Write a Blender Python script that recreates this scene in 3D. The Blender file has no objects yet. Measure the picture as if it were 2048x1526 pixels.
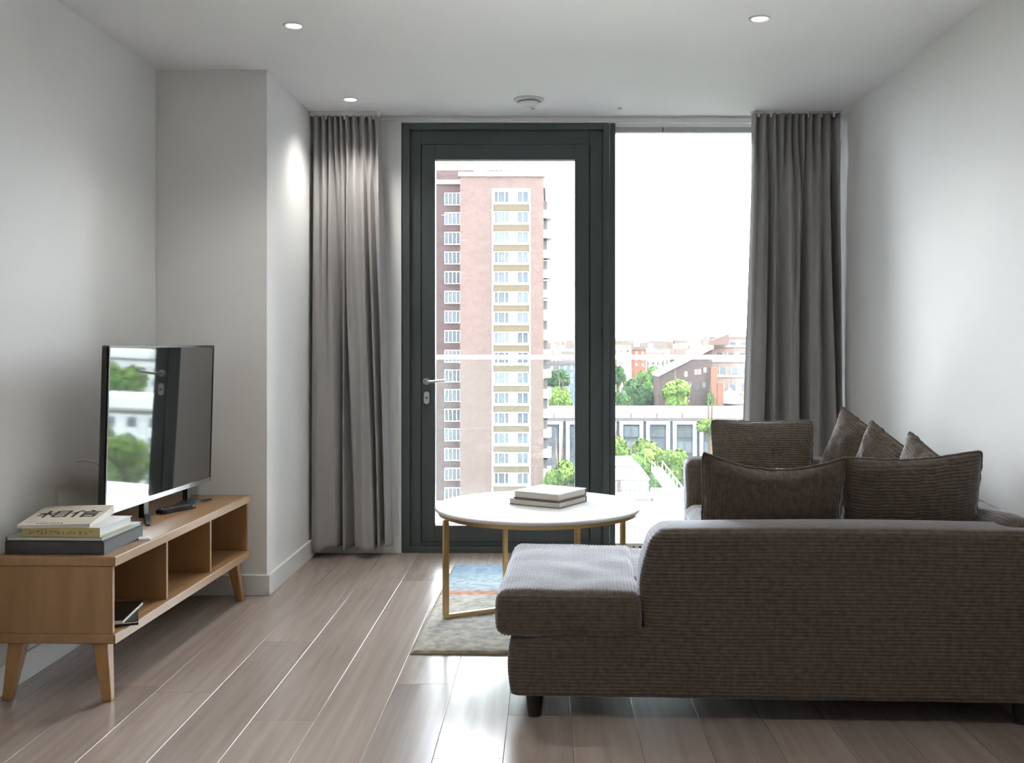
import bpy, math, random
from mathutils import Vector, Matrix, noise
random.seed(7)
PI = math.pi
scn = bpy.context.scene
col = scn.collection

# ------------------------------------------------------------------ camera, world, sun, exposure
F, VX, VY, EYE = 2050.0, 1095.0, 690.0, 1.19      # focal length in pixels, vanishing point, eye height
cam = bpy.data.cameras.new('camera')
cam.sensor_width = 36.0
cam.lens = F / 2048.0 * 36.0
cam.shift_x = -(VX - 1024.0) / 2048.0
cam.shift_y = -(763.0 - VY) / 2048.0
cam.clip_start, cam.clip_end = 0.05, 9000
cam_o = bpy.data.objects.new('camera', cam)
cam_o.location = (0, 0, EYE)
cam_o.rotation_euler = (PI / 2, 0, 0)
col.objects.link(cam_o)
scn.camera = cam_o

world = bpy.data.worlds.new('world')
scn.world = world
world.use_nodes = True
bg = world.node_tree.nodes['Background']
bg.inputs['Color'].default_value = (0.85, 0.925, 1.0, 1)
bg.inputs['Strength'].default_value = 12.0

sun = bpy.data.lights.new('sun_offscreen', 'SUN')
sun.energy = 32.0
sun.angle = math.radians(3)
sun.color = (1.0, 0.95, 0.87)
sun_o = bpy.data.objects.new('sun_offscreen', sun)
sun_o.rotation_euler = Vector((1.0, -0.05, 0.95)).to_track_quat('Z', 'Y').to_euler()
col.objects.link(sun_o)

vs = scn.view_settings
vs.view_transform = 'Standard'
vs.look = 'None'
vs.exposure = 0.92
vs.gamma = 1.0
vs.use_curve_mapping = False


def px(x, y, Y):
    """photo pixel at distance Y from the camera -> world point"""
    return Vector(((x - VX) / F * Y, Y, EYE - (y - VY) / F * Y))


# ------------------------------------------------------------------ materials
MATS = {}


def mat(name, color, rough=0.5, metallic=0.0, spec=0.5, sheen=0.0, emit=0.0, emit_col=None, coat=0.0, ior=None):
    if name in MATS:
        return MATS[name]
    m = bpy.data.materials.new(name)
    m.use_nodes = True
    b = m.node_tree.nodes['Principled BSDF']
    b.inputs['Base Color'].default_value = (*color, 1)
    b.inputs['Roughness'].default_value = rough
    b.inputs['Metallic'].default_value = metallic
    b.inputs['Specular IOR Level'].default_value = spec
    if ior:
        b.inputs['IOR'].default_value = ior
    if sheen:
        b.inputs['Sheen Weight'].default_value = sheen
        b.inputs['Sheen Roughness'].default_value = 0.5
    if coat:
        b.inputs['Coat Weight'].default_value = coat
        b.inputs['Coat Roughness'].default_value = 0.1
    if emit:
        b.inputs['Emission Color'].default_value = (*(emit_col or color), 1)
        b.inputs['Emission Strength'].default_value = emit
    MATS[name] = m
    return m


def N(m, kind, **kw):
    n = m.node_tree.nodes.new(kind)
    for k, v in kw.items():
        if k in n.inputs:
            n.inputs[k].default_value = v
        else:
            setattr(n, k, v)
    return n


def L(m, a, b):
    m.node_tree.links.new(a, b)


def ramp(m, stops):
    r = N(m, 'ShaderNodeValToRGB')
    e = r.color_ramp.elements
    while len(e) < len(stops):
        e.new(0.5)
    for i, (p, c) in enumerate(stops):
        e[i].position = p
        e[i].color = (*c, 1)
    return r


def noisy(name, c1, c2, scale=(1, 1, 1), nscale=5.0, rough=0.5, detail=4.0, bump=0.0, spec=0.5, sheen=0.0,
          rnd=0.0, coords='Object', rough2=None, metallic=0.0, bdist=0.002):
    """principled material whose colour wanders between two colours with a (stretched) noise"""
    m = mat(name, c1, rough, metallic, spec, sheen)
    b = m.node_tree.nodes['Principled BSDF']
    tc = N(m, 'ShaderNodeTexCoord')
    mp = N(m, 'ShaderNodeMapping')
    mp.inputs['Scale'].default_value = scale
    L(m, tc.outputs[coords], mp.inputs['Vector'])
    nz = N(m, 'ShaderNodeTexNoise', Scale=nscale, Detail=detail)
    src = mp.outputs['Vector']
    oi = None
    if rnd:
        oi = N(m, 'ShaderNodeObjectInfo')
        add = N(m, 'ShaderNodeVectorMath', operation='MULTIPLY_ADD')
        add.inputs[1].default_value = (1, 1, 1)
        sc = N(m, 'ShaderNodeVectorMath', operation='SCALE')
        sc.inputs[0].default_value = (37.0, 21.0, 11.0)
        L(m, oi.outputs['Random'], sc.inputs['Scale'])
        L(m, src, add.inputs[0])
        L(m, sc.outputs['Vector'], add.inputs[2])
        src = add.outputs['Vector']
    L(m, src, nz.inputs['Vector'])
    r = ramp(m, [(0.3, c1), (0.7, c2)])
    L(m, nz.outputs['Fac'], r.inputs['Fac'])
    out = r.outputs['Color']
    if rnd:
        hv = N(m, 'ShaderNodeHueSaturation')
        mr = N(m, 'ShaderNodeMapRange')
        mr.inputs['To Min'].default_value = 1 - rnd
        mr.inputs['To Max'].default_value = 1 + rnd
        L(m, oi.outputs['Random'], mr.inputs['Value'])
        L(m, mr.outputs['Result'], hv.inputs['Value'])
        L(m, out, hv.inputs['Color'])
        out = hv.outputs['Color']
    L(m, out, b.inputs['Base Color'])
    if rough2 is not None:
        mr2 = N(m, 'ShaderNodeMapRange')
        mr2.inputs['To Min'].default_value = rough
        mr2.inputs['To Max'].default_value = rough2
        L(m, nz.outputs['Fac'], mr2.inputs['Value'])
        L(m, mr2.outputs['Result'], b.inputs['Roughness'])
    if bump:
        bp = N(m, 'ShaderNodeBump', Strength=bump, Distance=bdist)
        L(m, nz.outputs['Fac'], bp.inputs['Height'])
        L(m, bp.outputs['Normal'], b.inputs['Normal'])
    return m


def glass(name, tint=(1, 1, 1), haze=0.0, haze_col=(0.8, 0.85, 0.9), ior=1.45):
    """thin architectural glass: clear with a fresnel reflection and a pale film imitating haze"""
    m = bpy.data.materials.new(name)
    m.use_nodes = True
    nt = m.node_tree
    nt.nodes.remove(nt.nodes['Principled BSDF'])
    out = nt.nodes['Material Output']
    tr = N(m, 'ShaderNodeBsdfTransparent', Color=(*tint, 1))
    gl = N(m, 'ShaderNodeBsdfGlossy', Roughness=0.0)
    fr = N(m, 'ShaderNodeFresnel', IOR=ior)
    mx = N(m, 'ShaderNodeMixShader')
    L(m, fr.outputs[0], mx.inputs[0])
    L(m, tr.outputs[0], mx.inputs[1])
    L(m, gl.outputs[0], mx.inputs[2])
    last = mx
    if haze:  # pale film puts the milky haze of the view into the glass colour
        df = N(m, 'ShaderNodeBsdfDiffuse', Color=(*haze_col, 1))
        tl = N(m, 'ShaderNodeBsdfTranslucent', Color=(*haze_col, 1))
        m2 = N(m, 'ShaderNodeMixShader')
        m2.inputs[0].default_value = 0.5
        L(m, df.outputs[0], m2.inputs[1])
        L(m, tl.outputs[0], m2.inputs[2])
        m3 = N(m, 'ShaderNodeMixShader')
        m3.inputs[0].default_value = haze
        L(m, mx.outputs[0], m3.inputs[1])
        L(m, m2.outputs[0], m3.inputs[2])
        last = m3
    L(m, last.outputs[0], out.inputs['Surface'])
    MATS[name] = m
    return m


WALL = noisy('plaster_white', (0.80, 0.80, 0.79), (0.83, 0.83, 0.82), nscale=1.5, rough=0.7, spec=0.25)
CEIL = noisy('ceiling_white', (0.88, 0.88, 0.88), (0.90, 0.90, 0.90), nscale=1.2, rough=0.75, spec=0.2)
TRIM = mat('trim_white', (0.82, 0.82, 0.81), 0.4)
ANTH = mat('anthracite_metal', (0.066, 0.082, 0.084), 0.42, spec=0.5)
DARKGAP = mat('gasket_black', (0.008, 0.009, 0.01), 0.6)
STEEL = mat('brushed_steel', (0.72, 0.72, 0.70), 0.28, metallic=1.0)
BRASS = mat('brushed_brass', (0.62, 0.44, 0.20), 0.36, metallic=0.85)
MARBLE = noisy('white_table_top', (0.86, 0.86, 0.86), (0.80, 0.80, 0.81), nscale=3.0, rough=0.22)
PANE = glass('window_glass', haze=0.004)
BALGLASS = glass('balustrade_glass', tint=(0.94, 0.97, 0.96), haze=0.007, haze_col=(0.62, 0.66, 0.68), ior=1.13)
BLACKPL = mat('black_plastic', (0.012, 0.013, 0.015), 0.35)
SCREEN = mat('screen_black', (0.02, 0.021, 0.021), 0.03, spec=1.0, ior=2.3)
FLOORWOOD = noisy('oak_plank', (0.315, 0.248, 0.212), (0.390, 0.320, 0.283), scale=(16, 1.3, 1), nscale=2.2,
                  rough=0.17, detail=6, bump=0.10, spec=0.5, rnd=0.12, rough2=0.30, bdist=0.001)
SUBFLOOR = mat('floor_gap', (0.05, 0.04, 0.035), 0.8)
OAK = noisy('oak_veneer', (0.33, 0.185, 0.080), (0.41, 0.245, 0.115), scale=(9, 9, 1.2), nscale=2.6, rough=0.42, detail=5, spec=0.4)
OAKTOP = noisy('oak_veneer_top', (0.33, 0.185, 0.080), (0.41, 0.245, 0.115), scale=(14, 1.0, 9), nscale=2.4, rough=0.36, detail=5, spec=0.45)
OAKLEG = noisy('oak_leg', (0.36, 0.185, 0.065), (0.43, 0.235, 0.09), scale=(9, 9, 1), nscale=4, rough=0.4)


def corduroy():
    m = noisy('corduroy', (0.088, 0.069, 0.055), (0.142, 0.114, 0.094), scale=(1, 1, 1), nscale=55, rough=0.95,
              spec=0.1, sheen=1.0, bump=0.35, bdist=0.003)
    b = m.node_tree.nodes['Principled BSDF']
    b.inputs['Sheen Tint'].default_value = (0.9, 0.91, 0.98, 1)
    b.inputs['Sheen Roughness'].default_value = 0.35
    return m


CORD = corduroy()
CURT = noisy('satin_curtain', (0.335, 0.322, 0.315), (0.355, 0.342, 0.335), nscale=20, rough=0.40, spec=0.5, sheen=0.2)


# ------------------------------------------------------------------ mesh helpers
class MB:
    def __init__(s):
        s.v, s.f, s.mi = [], [], []

    def add(s, vs_, fs_, mi=0):
        o = len(s.v)
        s.v += [tuple(p) for p in vs_]
        s.f += [tuple(i + o for i in f) for f in fs_]
        s.mi += [mi] * len(fs_)
        return s

    def box(s, x0, x1, y0, y1, z0, z1, mi=0, M=None):
        vs_ = [Vector((x, y, z)) for z in (z0, z1) for y in (y0, y1) for x in (x0, x1)]
        if M:
            vs_ = [M @ p for p in vs_]
        return s.add(vs_, [(0, 2, 3, 1), (4, 5, 7, 6), (0, 1, 5, 4), (2, 6, 7, 3), (0, 4, 6, 2), (1, 3, 7, 5)], mi)

    def frustum(s, p0, p1, r0, r1, n=16, mi=0, rot=0.0):
        p0, p1 = Vector(p0), Vector(p1)
        d = (p1 - p0).normalized()
        a = d.orthogonal().normalized()
        if abs(d.z) > 0.5:
            a = (Vector((1, 0, 0)) - d * d.x).normalized()
        b = d.cross(a)
        vs_ = []
        for p, r in ((p0, r0), (p1, r1)):
            for k in range(n):
                t = 2 * PI * k / n + rot
                vs_.append(p + a * math.cos(t) * r + b * math.sin(t) * r)
        fs = [(k, (k + 1) % n, n + (k + 1) % n, n + k) for k in range(n)]
        fs += [tuple(range(n - 1, -1, -1)), tuple(range(n, 2 * n))]
        return s.add(vs_, fs, mi)

    def tube(s, pts, r, n=8, mi=0):
        pts = [Vector(p) for p in pts]
        vs_, fs = [], []
        prev = None
        for i, p in enumerate(pts):
            d = (pts[min(i + 1, len(pts) - 1)] - pts[max(i - 1, 0)]).normalized()
            a = d.orthogonal().normalized() if prev is None else (prev - d * prev.dot(d)).normalized()
            prev = a
            b = d.cross(a)
            for k in range(n):
                t = 2 * PI * k / n
                vs_.append(p + (a * math.cos(t) + b * math.sin(t)) * r)
        for i in range(len(pts) - 1):
            for k in range(n):
                k2 = (k + 1) % n
                fs.append((i * n + k, i * n + k2, (i + 1) * n + k2, (i + 1) * n + k))
        fs.append(tuple(range(n - 1, -1, -1)))
        fs.append(tuple(range((len(pts) - 1) * n, len(pts) * n)))
        return s.add(vs_, fs, mi)

    def lathe(s, prof, n=48, mi=0, c=(0, 0, 0)):
        """closed profile [(r, z)] turned about z"""
        vs_ = [(c[0] + r * math.cos(2 * PI * k / n), c[1] + r * math.sin(2 * PI * k / n), c[2] + z) for r, z in prof for k in range(n)]
        fs = []
        for i in range(len(prof) - 1):
            for k in range(n):
                k2 = (k + 1) % n
                fs.append((i * n + k, i * n + k2, (i + 1) * n + k2, (i + 1) * n + k))
        if prof[0][0] > 1e-6:
            fs.append(tuple(range(n - 1, -1, -1)))
        if prof[-1][0] > 1e-6:
            fs.append(tuple(range((len(prof) - 1) * n, len(prof) * n)))
        return s.add(vs_, fs, mi)

    def grid(s, fn, nu, nv, mi=0, closed=False):
        vs_ = [fn(i / nu, j / nv) for j in range(nv + 1) for i in range(nu + 1)]
        w = nu + 1
        return s.add(vs_, [(j * w + i, j * w + i + 1, (j + 1) * w + i + 1, (j + 1) * w + i) for j in range(nv) for i in range(nu)], mi)

    def prism(s, poly, z0, z1, mi=0, axis='z'):
        n = len(poly)

        def pt(p, h):
            return {'z': (p[0], p[1], h), 'y': (p[0], h, p[1]), 'x': (h, p[0], p[1])}[axis]
        vs_ = [pt(p, z0) for p in poly] + [pt(p, z1) for p in poly]
        fs = [tuple(range(n - 1, -1, -1)), tuple(range(n, 2 * n))]
        fs += [(k, (k + 1) % n, n + (k + 1) % n, n + k) for k in range(n)]
        return s.add(vs_, fs, mi)

    def mesh(s, name, mats, smooth=False):
        me = bpy.data.meshes.new(name)
        me.from_pydata(s.v, [], s.f)
        for m in (mats if isinstance(mats, (list, tuple)) else [mats]):
            me.materials.append(m)
        if any(s.mi):
            me.polygons.foreach_set('material_index', s.mi)
        if smooth:
            me.polygons.foreach_set('use_smooth', [True] * len(me.polygons))
        me.update()
        return me

    def build(s, name, mats, parent=None, smooth=False, bevel=0.0, auto=False, fix=True):
        me = s.mesh(name, mats, smooth)
        if fix:
            import bmesh
            bm = bmesh.new()
            bm.from_mesh(me)
            bmesh.ops.recalc_face_normals(bm, faces=bm.faces)
            bm.to_mesh(me)
            bm.free()
        o = obj(name, me, parent)
        if bevel:
            b = o.modifiers.new('bevel', 'BEVEL')
            b.width = bevel
            b.segments = 2
            b.limit_method = 'ANGLE'
            b.angle_limit = math.radians(40)
            b.harden_normals = False
        if auto:
            me.polygons.foreach_set('use_smooth', [True] * len(me.polygons))
            try:
                me.set_sharp_from_angle(angle=math.radians(35))
            except Exception:
                pass
        return o


def obj(name, me, parent=None, loc=None, rot=None, scale=None):
    o = bpy.data.objects.new(name, me)
    col.objects.link(o)
    if parent:
        o.parent = parent
    if loc is not None:
        o.location = loc
    if rot is not None:
        o.rotation_euler = rot
    if scale is not None:
        o.scale = scale
    return o


def tag(o, label=None, cat=None, group=None, kind=None):
    if label:
        o['label'] = label
    if cat:
        o['category'] = cat
    if group:
        o['group'] = group
    if kind:
        o['kind'] = kind
    return o


def empty(name, loc=(0, 0, 0), rz=0.0, label=None, cat=None, group=None, kind=None):
    o = bpy.data.objects.new(name, None)
    o.empty_display_size = 0.1
    o.location = loc
    o.rotation_euler = (0, 0, rz)
    col.objects.link(o)
    return tag(o, label, cat, group, kind)


def copy_tree(o, parent=None):
    c = o.copy()
    col.objects.link(c)
    c.parent = parent
    for ch in list(o.children):
        copy_tree(ch, c)
    return c


def bx(name, m, parent, x0, x1, y0, y1, z0, z1, bevel=0.0):
    return MB().box(x0, x1, y0, y1, z0, z1).build(name, m, parent, bevel=bevel)


# ------------------------------------------------------------------ room shell
XL, XR, YB, YF, H = -1.864, 1.676, 5.87, -2.6, 2.5
XC, YC = -1.335, 4.88               # boxed-in pier on the left
WX0, WX1 = -0.837, 1.60             # opening of the glazing in the window wall
WTOP = 2.462

floor = tag(bx('floor', SUBFLOOR, None, XL - .1, XR + .1, YF - .1, YB + .05, -0.12, -0.006), kind='structure')
# planks: every board an object of its own
PW = 0.203
pl = MB()
c = 0.0010


def plank_mesh():
    b = MB()
    x0, x1, y0, y1 = 0.0, PW - 0.0008, 0.0, 1.0
    vs_ = []
    for (i, z) in ((0, -0.0062), (0, -c * 0.8), (c, 0.0)):
        e = i * 0.6
        vs_ += [(x0 + i, y0 + e, z), (x1 - i, y0 + e, z), (x1 - i, y1 - e, z), (x0 + i, y1 - e, z)]
    fs = [(8, 9, 10, 11), (3, 2, 1, 0)]
    for r in (0, 4):
        for k in range(4):
            k2 = (k + 1) % 4
            fs.append((r + k, r + k2, r + 4 + k2, r + 4 + k))
    b.add(vs_, fs)
    return b.mesh('plank', FLOORWOOD)


PLM = plank_mesh()
ends = {-1: [2.95, 4.80], -2: [3.60, 4.42], -3: [2.70, 5.17], -4: [3.25, 5.0]}
k0 = int(math.floor((XL + 0.127) / PW))
xk = k0
while -0.127 + xk * PW < XR:
    x = -0.127 + xk * PW
    xs, xe = max(x, XL), min(x + PW, XR)
    cuts = [YF]
    if xk in ends:
        cuts += [0.4, 1.4] + ends[xk]
    else:
        y = YF + 0.5 + random.random() * 1.5
        while y < YB - 0.4:
            cuts.append(y)
            y += 1.25 + random.random() * 0.7
    cuts.append(YB)
    for a, b_ in zip(cuts[:-1], cuts[1:]):
        if xe - xs > 0.01:
            obj('plank', PLM, floor, (xs, a, 0), None, ((xe - xs) / PW, b_ - a - 0.0008, 1))
    xk += 1

tag(bx('ceiling', CEIL, None, XL - .1, XR + .1, YF - .1, YB + .3, H, H + 0.15), kind='structure')
tag(bx('wall_left', WALL, None, XL - .1, XL, YF - .1, YB + .3, -0.12, H), kind='structure')
tag(bx('wall_right', WALL, None, XR, XR + .1, YF - .1, YB + .3, -0.12, H), kind='structure')
tag(bx('wall_front', WALL, None, XL, XR, YF - .1, YF, -0.12, H), kind='structure')
tag(bx('wall_left_pier', WALL, None, XL, XC, YC, YB + .0, -0.005, H, bevel=0.003), kind='structure')
wb = MB()
wb.box(XL, WX0, YB, YB + .3, -0.12, H)
wb.box(WX1, XR, YB, YB + .3, -0.12, H)
wb.box(WX0, WX1, YB, YB + .3, WTOP + 0.012, H)
tag(wb.build('wall_back', WALL), kind='structure')
# white plaster bead round the glazing
tb = MB()
tb.box(WX0 - 0.018, WX0, YB - 0.006, YB + .02, 0.1, WTOP + 0.012)
tb.box(WX0, WX1, YB - 0.006, YB + .02, WTOP + 0.002, WTOP + 0.014)
tag(tb.build('trim_1', TRIM), kind='structure')
# ceiling edge groove in front of the glazing with two small fixings
tb = MB()
tb.box(XC, XR, YB - 0.012, YB - 0.002, 2.472, 2.484)
t2 = tag(tb.build('trim_2', TRIM), kind='structure')
for X in (-0.08, 0.40):
    MB().frustum((X, YB - 0.2, H), (X, YB - 0.2, H - 0.006), 0.012, 0.010, 12).build('fixing', mat('fixing_grey', (0.45, 0.45, 0.44), 0.5), t2)


def skirting(name, x0, x1, y0, y1):
    o = bx(name, TRIM, None, x0, x1, y0, y1, 0.0, 0.098, bevel=0.003)
    tag(o, kind='structure')


skirting('baseboard_left', XL, XL + .016, YF, YC)
skirting('baseboard_pier_front', XL + .016, XC + .016, YC - .016, YC)
skirting('baseboard_pier_side', XC, XC + .016, YC, YB)
skirting('baseboard_back', XC + .016, WX0 - .004, YB - .016, YB)
skirting('baseboard_right', XR - .016, XR, YF, YB)
skirting('baseboard_front', XL + .016, XR - .016, YF, YF + .016)

# ------------------------------------------------------------------ balcony door and fixed window
S0 = F / YB                          # pixels per metre on the window wall


def wx(x):
    return (x - VX) / S0


def wz(y):
    return EYE - (y - VY) / S0


door = empty('door_1', (wx(1010), YB, 0), kind='structure')
doff = Vector((-wx(1010), -YB, 0))


def dbox(name, m, x0, x1, z0, z1, y0, y1, parent=None, bevel=0.002):
    o = MB().box(x0, x1, y0, y1, z0, z1).build(name, m, parent or door, bevel=bevel)
    o.location = doff if (parent is None) else (0, 0, 0)
    return o


FY = YB + 0.005
x_of, x_oi = wx(801), wx(819)        # outer frame
x_ss, x_sg = wx(841), wx(869)        # sash and glass left
x_eg, x_es = wx(1150), wx(1180)
x_fi, x_fo = wx(1203), wx(1231)
z_top, z_fi, z_st, z_gt = WTOP, wz(262), wz(287), wz(317)
z_gb, z_sb, z_fb = wz(1053), wz(1085), 0.055
# outer frame: outer lip then inner rebate
dbox('outer_frame_jamb', ANTH, x_of, x_oi, 0.0, z_top, FY, FY + .12)
dbox('outer_frame_post', ANTH, wx(1206), wx(1219), 0.0, z_top, FY - .004, FY + .14)
dbox('outer_frame_post', ANTH, wx(1220.5), x_fo, 0.0, z_top, FY + .004, FY + .14)
dbox('outer_frame_head', ANTH, x_oi, wx(1206), z_fi + .01, z_top, FY, FY + .12)
dbox('threshold', ANTH, x_oi, wx(1206), 0.0, 0.030, FY - .01, FY + .13)
dbox('rebate_jamb', ANTH, x_oi, x_ss - .002, 0.03, z_fi + .01, FY + .030, FY + .11)
dbox('rebate_jamb', ANTH, x_es + .002, wx(1206), 0.03, z_fi + .01, FY + .030, FY + .11)
dbox('rebate_head', ANTH, x_ss - .002, x_es + .002, z_st + .002, z_fi + .01, FY + .030, FY + .11)
dbox('rebate_sill', ANTH, x_ss - .002, x_es + .002, 0.03, z_sb - .002, FY + .030, FY + .11)
dbox('gasket', DARKGAP, x_ss - .004, x_ss + .003, z_sb, z_st, FY + .04, FY + .06)
dbox('gasket', DARKGAP, x_es - .003, x_es + .004, z_sb, z_st, FY + .04, FY + .06)
sash = empty('sash', doff)
sash.parent = door
Y0, Y1 = FY + .026, FY + .095
dbox('stile', ANTH, x_ss + .003, x_sg, z_sb, z_st, Y0, Y1, sash)
dbox('stile', ANTH, x_eg, x_es - .003, z_sb, z_st, Y0, Y1, sash)
dbox('rail', ANTH, x_sg, x_eg, z_gt, z_st, Y0, Y1, sash)
dbox('rail', ANTH, x_sg, x_eg, z_sb, z_gb, Y0, Y1, sash)
dbox('glass_pane', PANE, x_sg - .003, x_eg + .003, z_gb - .003, z_gt + .003, Y0 + .045, Y0 + .051, sash, bevel=0)
# lever handle and cylinder plate
hx, hz = wx(852), wz(763)
hd = empty('handle', (0, 0, 0))
hd.parent = door
hd.location = doff
MB().frustum((hx, Y0, hz), (hx, Y0 - .009, hz), 0.021, 0.019, 24).build('rosette', STEEL, hd, auto=True).scale = (1, 1, 1)
MB().tube([(hx, Y0 - .008, hz), (hx, Y0 - .045, hz), (hx + .006, Y0 - .055, hz), (hx + .02, Y0 - .058, hz), (hx + .11, Y0 - .058, hz + .006)],
          0.0085, 12).build('lever', STEEL, hd, auto=True)
e_ = MB()
kz = wz(796)
e_.prism([(hx + .016 * math.cos(t), kz + (.020 if math.sin(t) > 0 else -.020) + .016 * math.sin(t)) for t in [2 * PI * k / 24 + .01 for k in range(24)]],
         Y0 - .007, Y0, axis='y')
ep = e_.build('cylinder_plate', STEEL, door, bevel=0.001)
ep.location = doff
kh = MB().frustum((hx, Y0 - .0075, kz), (hx, Y0 - .010, kz), 0.008, 0.007, 14).build('keyhole', mat('steel_dark', (0.25, 0.25, 0.25), 0.4, metallic=1), ep)

win = empty('window_1', (wx(1360), YB, 0), kind='structure')
woff = Vector((-wx(1360), -YB, 0))


def wbox(name, m, x0, x1, z0, z1, y0, y1, bevel=0.002):
    o = MB().box(x0, x1, y0, y1, z0, z1).build(name, m, win, bevel=bevel)
    o.location = woff
    return o


wbox('frame_head', mat('frame_pale_grey', (0.50, 0.51, 0.51), 0.4), x_fo, WX1, wz(262), wz(252), FY + .03, FY + .10)
wbox('frame_head_cover', TRIM, x_fo, WX1, wz(252), WTOP, FY + .02, FY + .10)
wbox('head_joint', ANTH, wx(1326), wx(1328), wz(262), wz(252), FY + .026, FY + .03, bevel=0)
wbox('frame_sill', TRIM, x_fo, WX1, 0.0, 0.05, FY + .02, FY + .12)
wbox('frame_jamb', ANTH, WX1 - .04, WX1, 0.05, wz(262), FY + .03, FY + .10)
wbox('glass_pane', PANE, x_fo - .003, WX1 - .03, 0.045, wz(262) + .003, FY + .060, FY + .066, bevel=0)
for i in range(3):
    MB().frustum((wx(1268 + 13 * i), FY + .0205, 0.028), (wx(1268 + 13 * i), FY + .018, 0.028), 0.006, 0.006, 10).build('drain_hole', DARKGAP, win).location = woff

# ------------------------------------------------------------------ balcony outside
BY = 7.43
CONC = noisy('balcony_tile', (0.76, 0.76, 0.75), (0.82, 0.82, 0.81), nscale=4, rough=0.6)
balc = tag(bx('floor_balcony', CONC, None, -2.4, 4.2, YB + .3, BY + .10, -0.35, -0.012), kind='structure')
tag(bx('floor_threshold', CONC, None, WX0, WX1, YB + .0501, YB + .30, -0.12, -0.002), kind='structure')
for i in range(7):
    for j in range(2):
        bx('tile', CONC, balc, -2.38 + i * .94, -2.38 + i * .94 + .932, YB + .302 + j * .6, YB + .302 + j * .6 + .594, -0.012, -0.002)
bal = empty('glass_balustrade', (0.9, BY, 0), label='glass balcony balustrade with a slim steel handrail', cat='balustrade')
o = MB()
o.prism([(BY - .022, 1.086), (BY + .022, 1.086), (BY + .022, 1.110), (BY + .012, 1.117), (BY - .012, 1.117), (BY - .022, 1.110)], -2.35, 4.15, axis='x')
o = o.build('handrail', mat('handrail_steel', (0.36, 0.345, 0.33), 0.5, metallic=0.0, spec=0.2), bal)
o.location = (-.9, -BY, 0)
for i in range(5):
    o = bx('glass_panel', BALGLASS, bal, -2.34 + i * 1.3, -2.34 + i * 1.3 + 1.285, BY - .008, BY + .008, 0.03, 1.086)
    o.location = (-.9, -BY, 0)
o = bx('base_channel', mat('channel_grey', (0.42, 0.43, 0.43), 0.4, metallic=0.5), bal, -2.35, 4.15, BY - .03, BY + .03, -0.012, 0.055)
o.location = (-.9, -BY, 0)

# ------------------------------------------------------------------ curtains


def smooth(t):
    t = max(0.0, min(1.0, t))
    return t * t * (3 - 2 * t)


def interp(ctrl, u):
    """smooth interpolation through (u, v) control points"""
    for (a, va), (b, vb) in zip(ctrl[:-1], ctrl[1:]):
        if u <= b:
            return va + (vb - va) * smooth((u - a) / max(b - a, 1e-6))
    return ctrl[-1][1]


def curtain(name, label, xt, xb, yc, z0, z1, folds, npleat, seed, amp_top=0.034, amp_bot=0.080):
    """folds: (u at top, u at bottom, depth -1..1); depth 1 stands out towards the room"""
    root = empty(name, ((xb[0] + xb[1]) / 2, yc, 0), label=label, cat='curtain', group='pleated curtains beside the glazing')
    off = Vector((-(xb[0] + xb[1]) / 2, -yc, 0))
    rnd = random.Random(seed)
    ph = [rnd.uniform(-.3, .3) for _ in range(40)]

    def fn(u, v):
        z = z1 + (z0 - z1) * v
        d = z1 - z
        xl = xt[0] + (xb[0] - xt[0]) * smooth(v * 1.05) if True else 0
        xr = xt[1] + (xb[1] - xt[1]) * (v ** 0.8)
        # pinch pleats of the heading
        pu = u * npleat + 0.25 * math.sin(u * 9 + seed)
        pl_ = 1.0 - 2.0 * abs((pu % 1.0) - 0.5) * 2.0
        head = 0.9 * math.copysign(abs(pl_) ** 0.7, pl_) + 0.15 * math.sin(pu * 12.56)
        # long folds
        vv = smooth(v * 1.1)
        ctrl = [(a + (b - a) * vv, h) for a, b, h in folds]
        long_ = interp(ctrl, u) + 0.05 * math.sin(u * 31 + v * 3 + seed) + 0.38 * math.sin(2 * PI * (pu - .25)) * (1 - smooth(v * 1.5))
        w = 1 - smooth((d - 0.10) / 0.35)
        w0 = 1 - smooth((d - 0.02) / 0.10)
        mid = math.sin(2 * PI * (pu - 0.25)) * 0.6
        a = amp_top + (amp_bot - amp_top) * smooth(v * 1.6)
        yy = (w * (w0 * head + (1 - w0) * (0.55 * head + 0.45 * mid)) + (1 - w) * long_ * 1.0) * a
        pinch = math.exp(-((d - 0.125) / 0.03) ** 2)
        yy = yy * (1 - 0.35 * pinch) - 0.006 * pinch
        xx = xl + (xr - xl) * u + (1 - w) * 0.010 * math.sin(u * 23 + v * 5 + seed) * (1 - abs(2 * u - 1))
        nz = noise.noise(Vector((u * 5, v * 3.5, seed)))
        yy += nz * 0.008 * smooth(v * 3)
        zz = z + (0.012 * math.sin(u * 19 + seed) + 0.006 * nz) * smooth((v - 0.93) / 0.07)
        return (xx + off.x, yc - yy + off.y, zz)
    b = MB().grid(fn, 360, 90)
    me = b.mesh(name, CURT, smooth=True)
    o = obj('cloth', me, root)
    so = o.modifiers.new('thickness', 'SOLIDIFY')
    so.thickness = 0.003
    tk = MB().box(min(xt) - .01, max(xt) + .01, yc - .012, yc + .012, z1 - .002, H - .001).build('track', TRIM, root)
    tk.location = off
    for i in range(7):
        X = xt[0] + (xt[1] - xt[0]) * (i + .5) / 7
        g = bx('glider', TRIM, root, X - .006, X + .006, yc - .016, yc - .006, z1 - .02, z1 + .006)
        g.location = off
    return root


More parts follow.
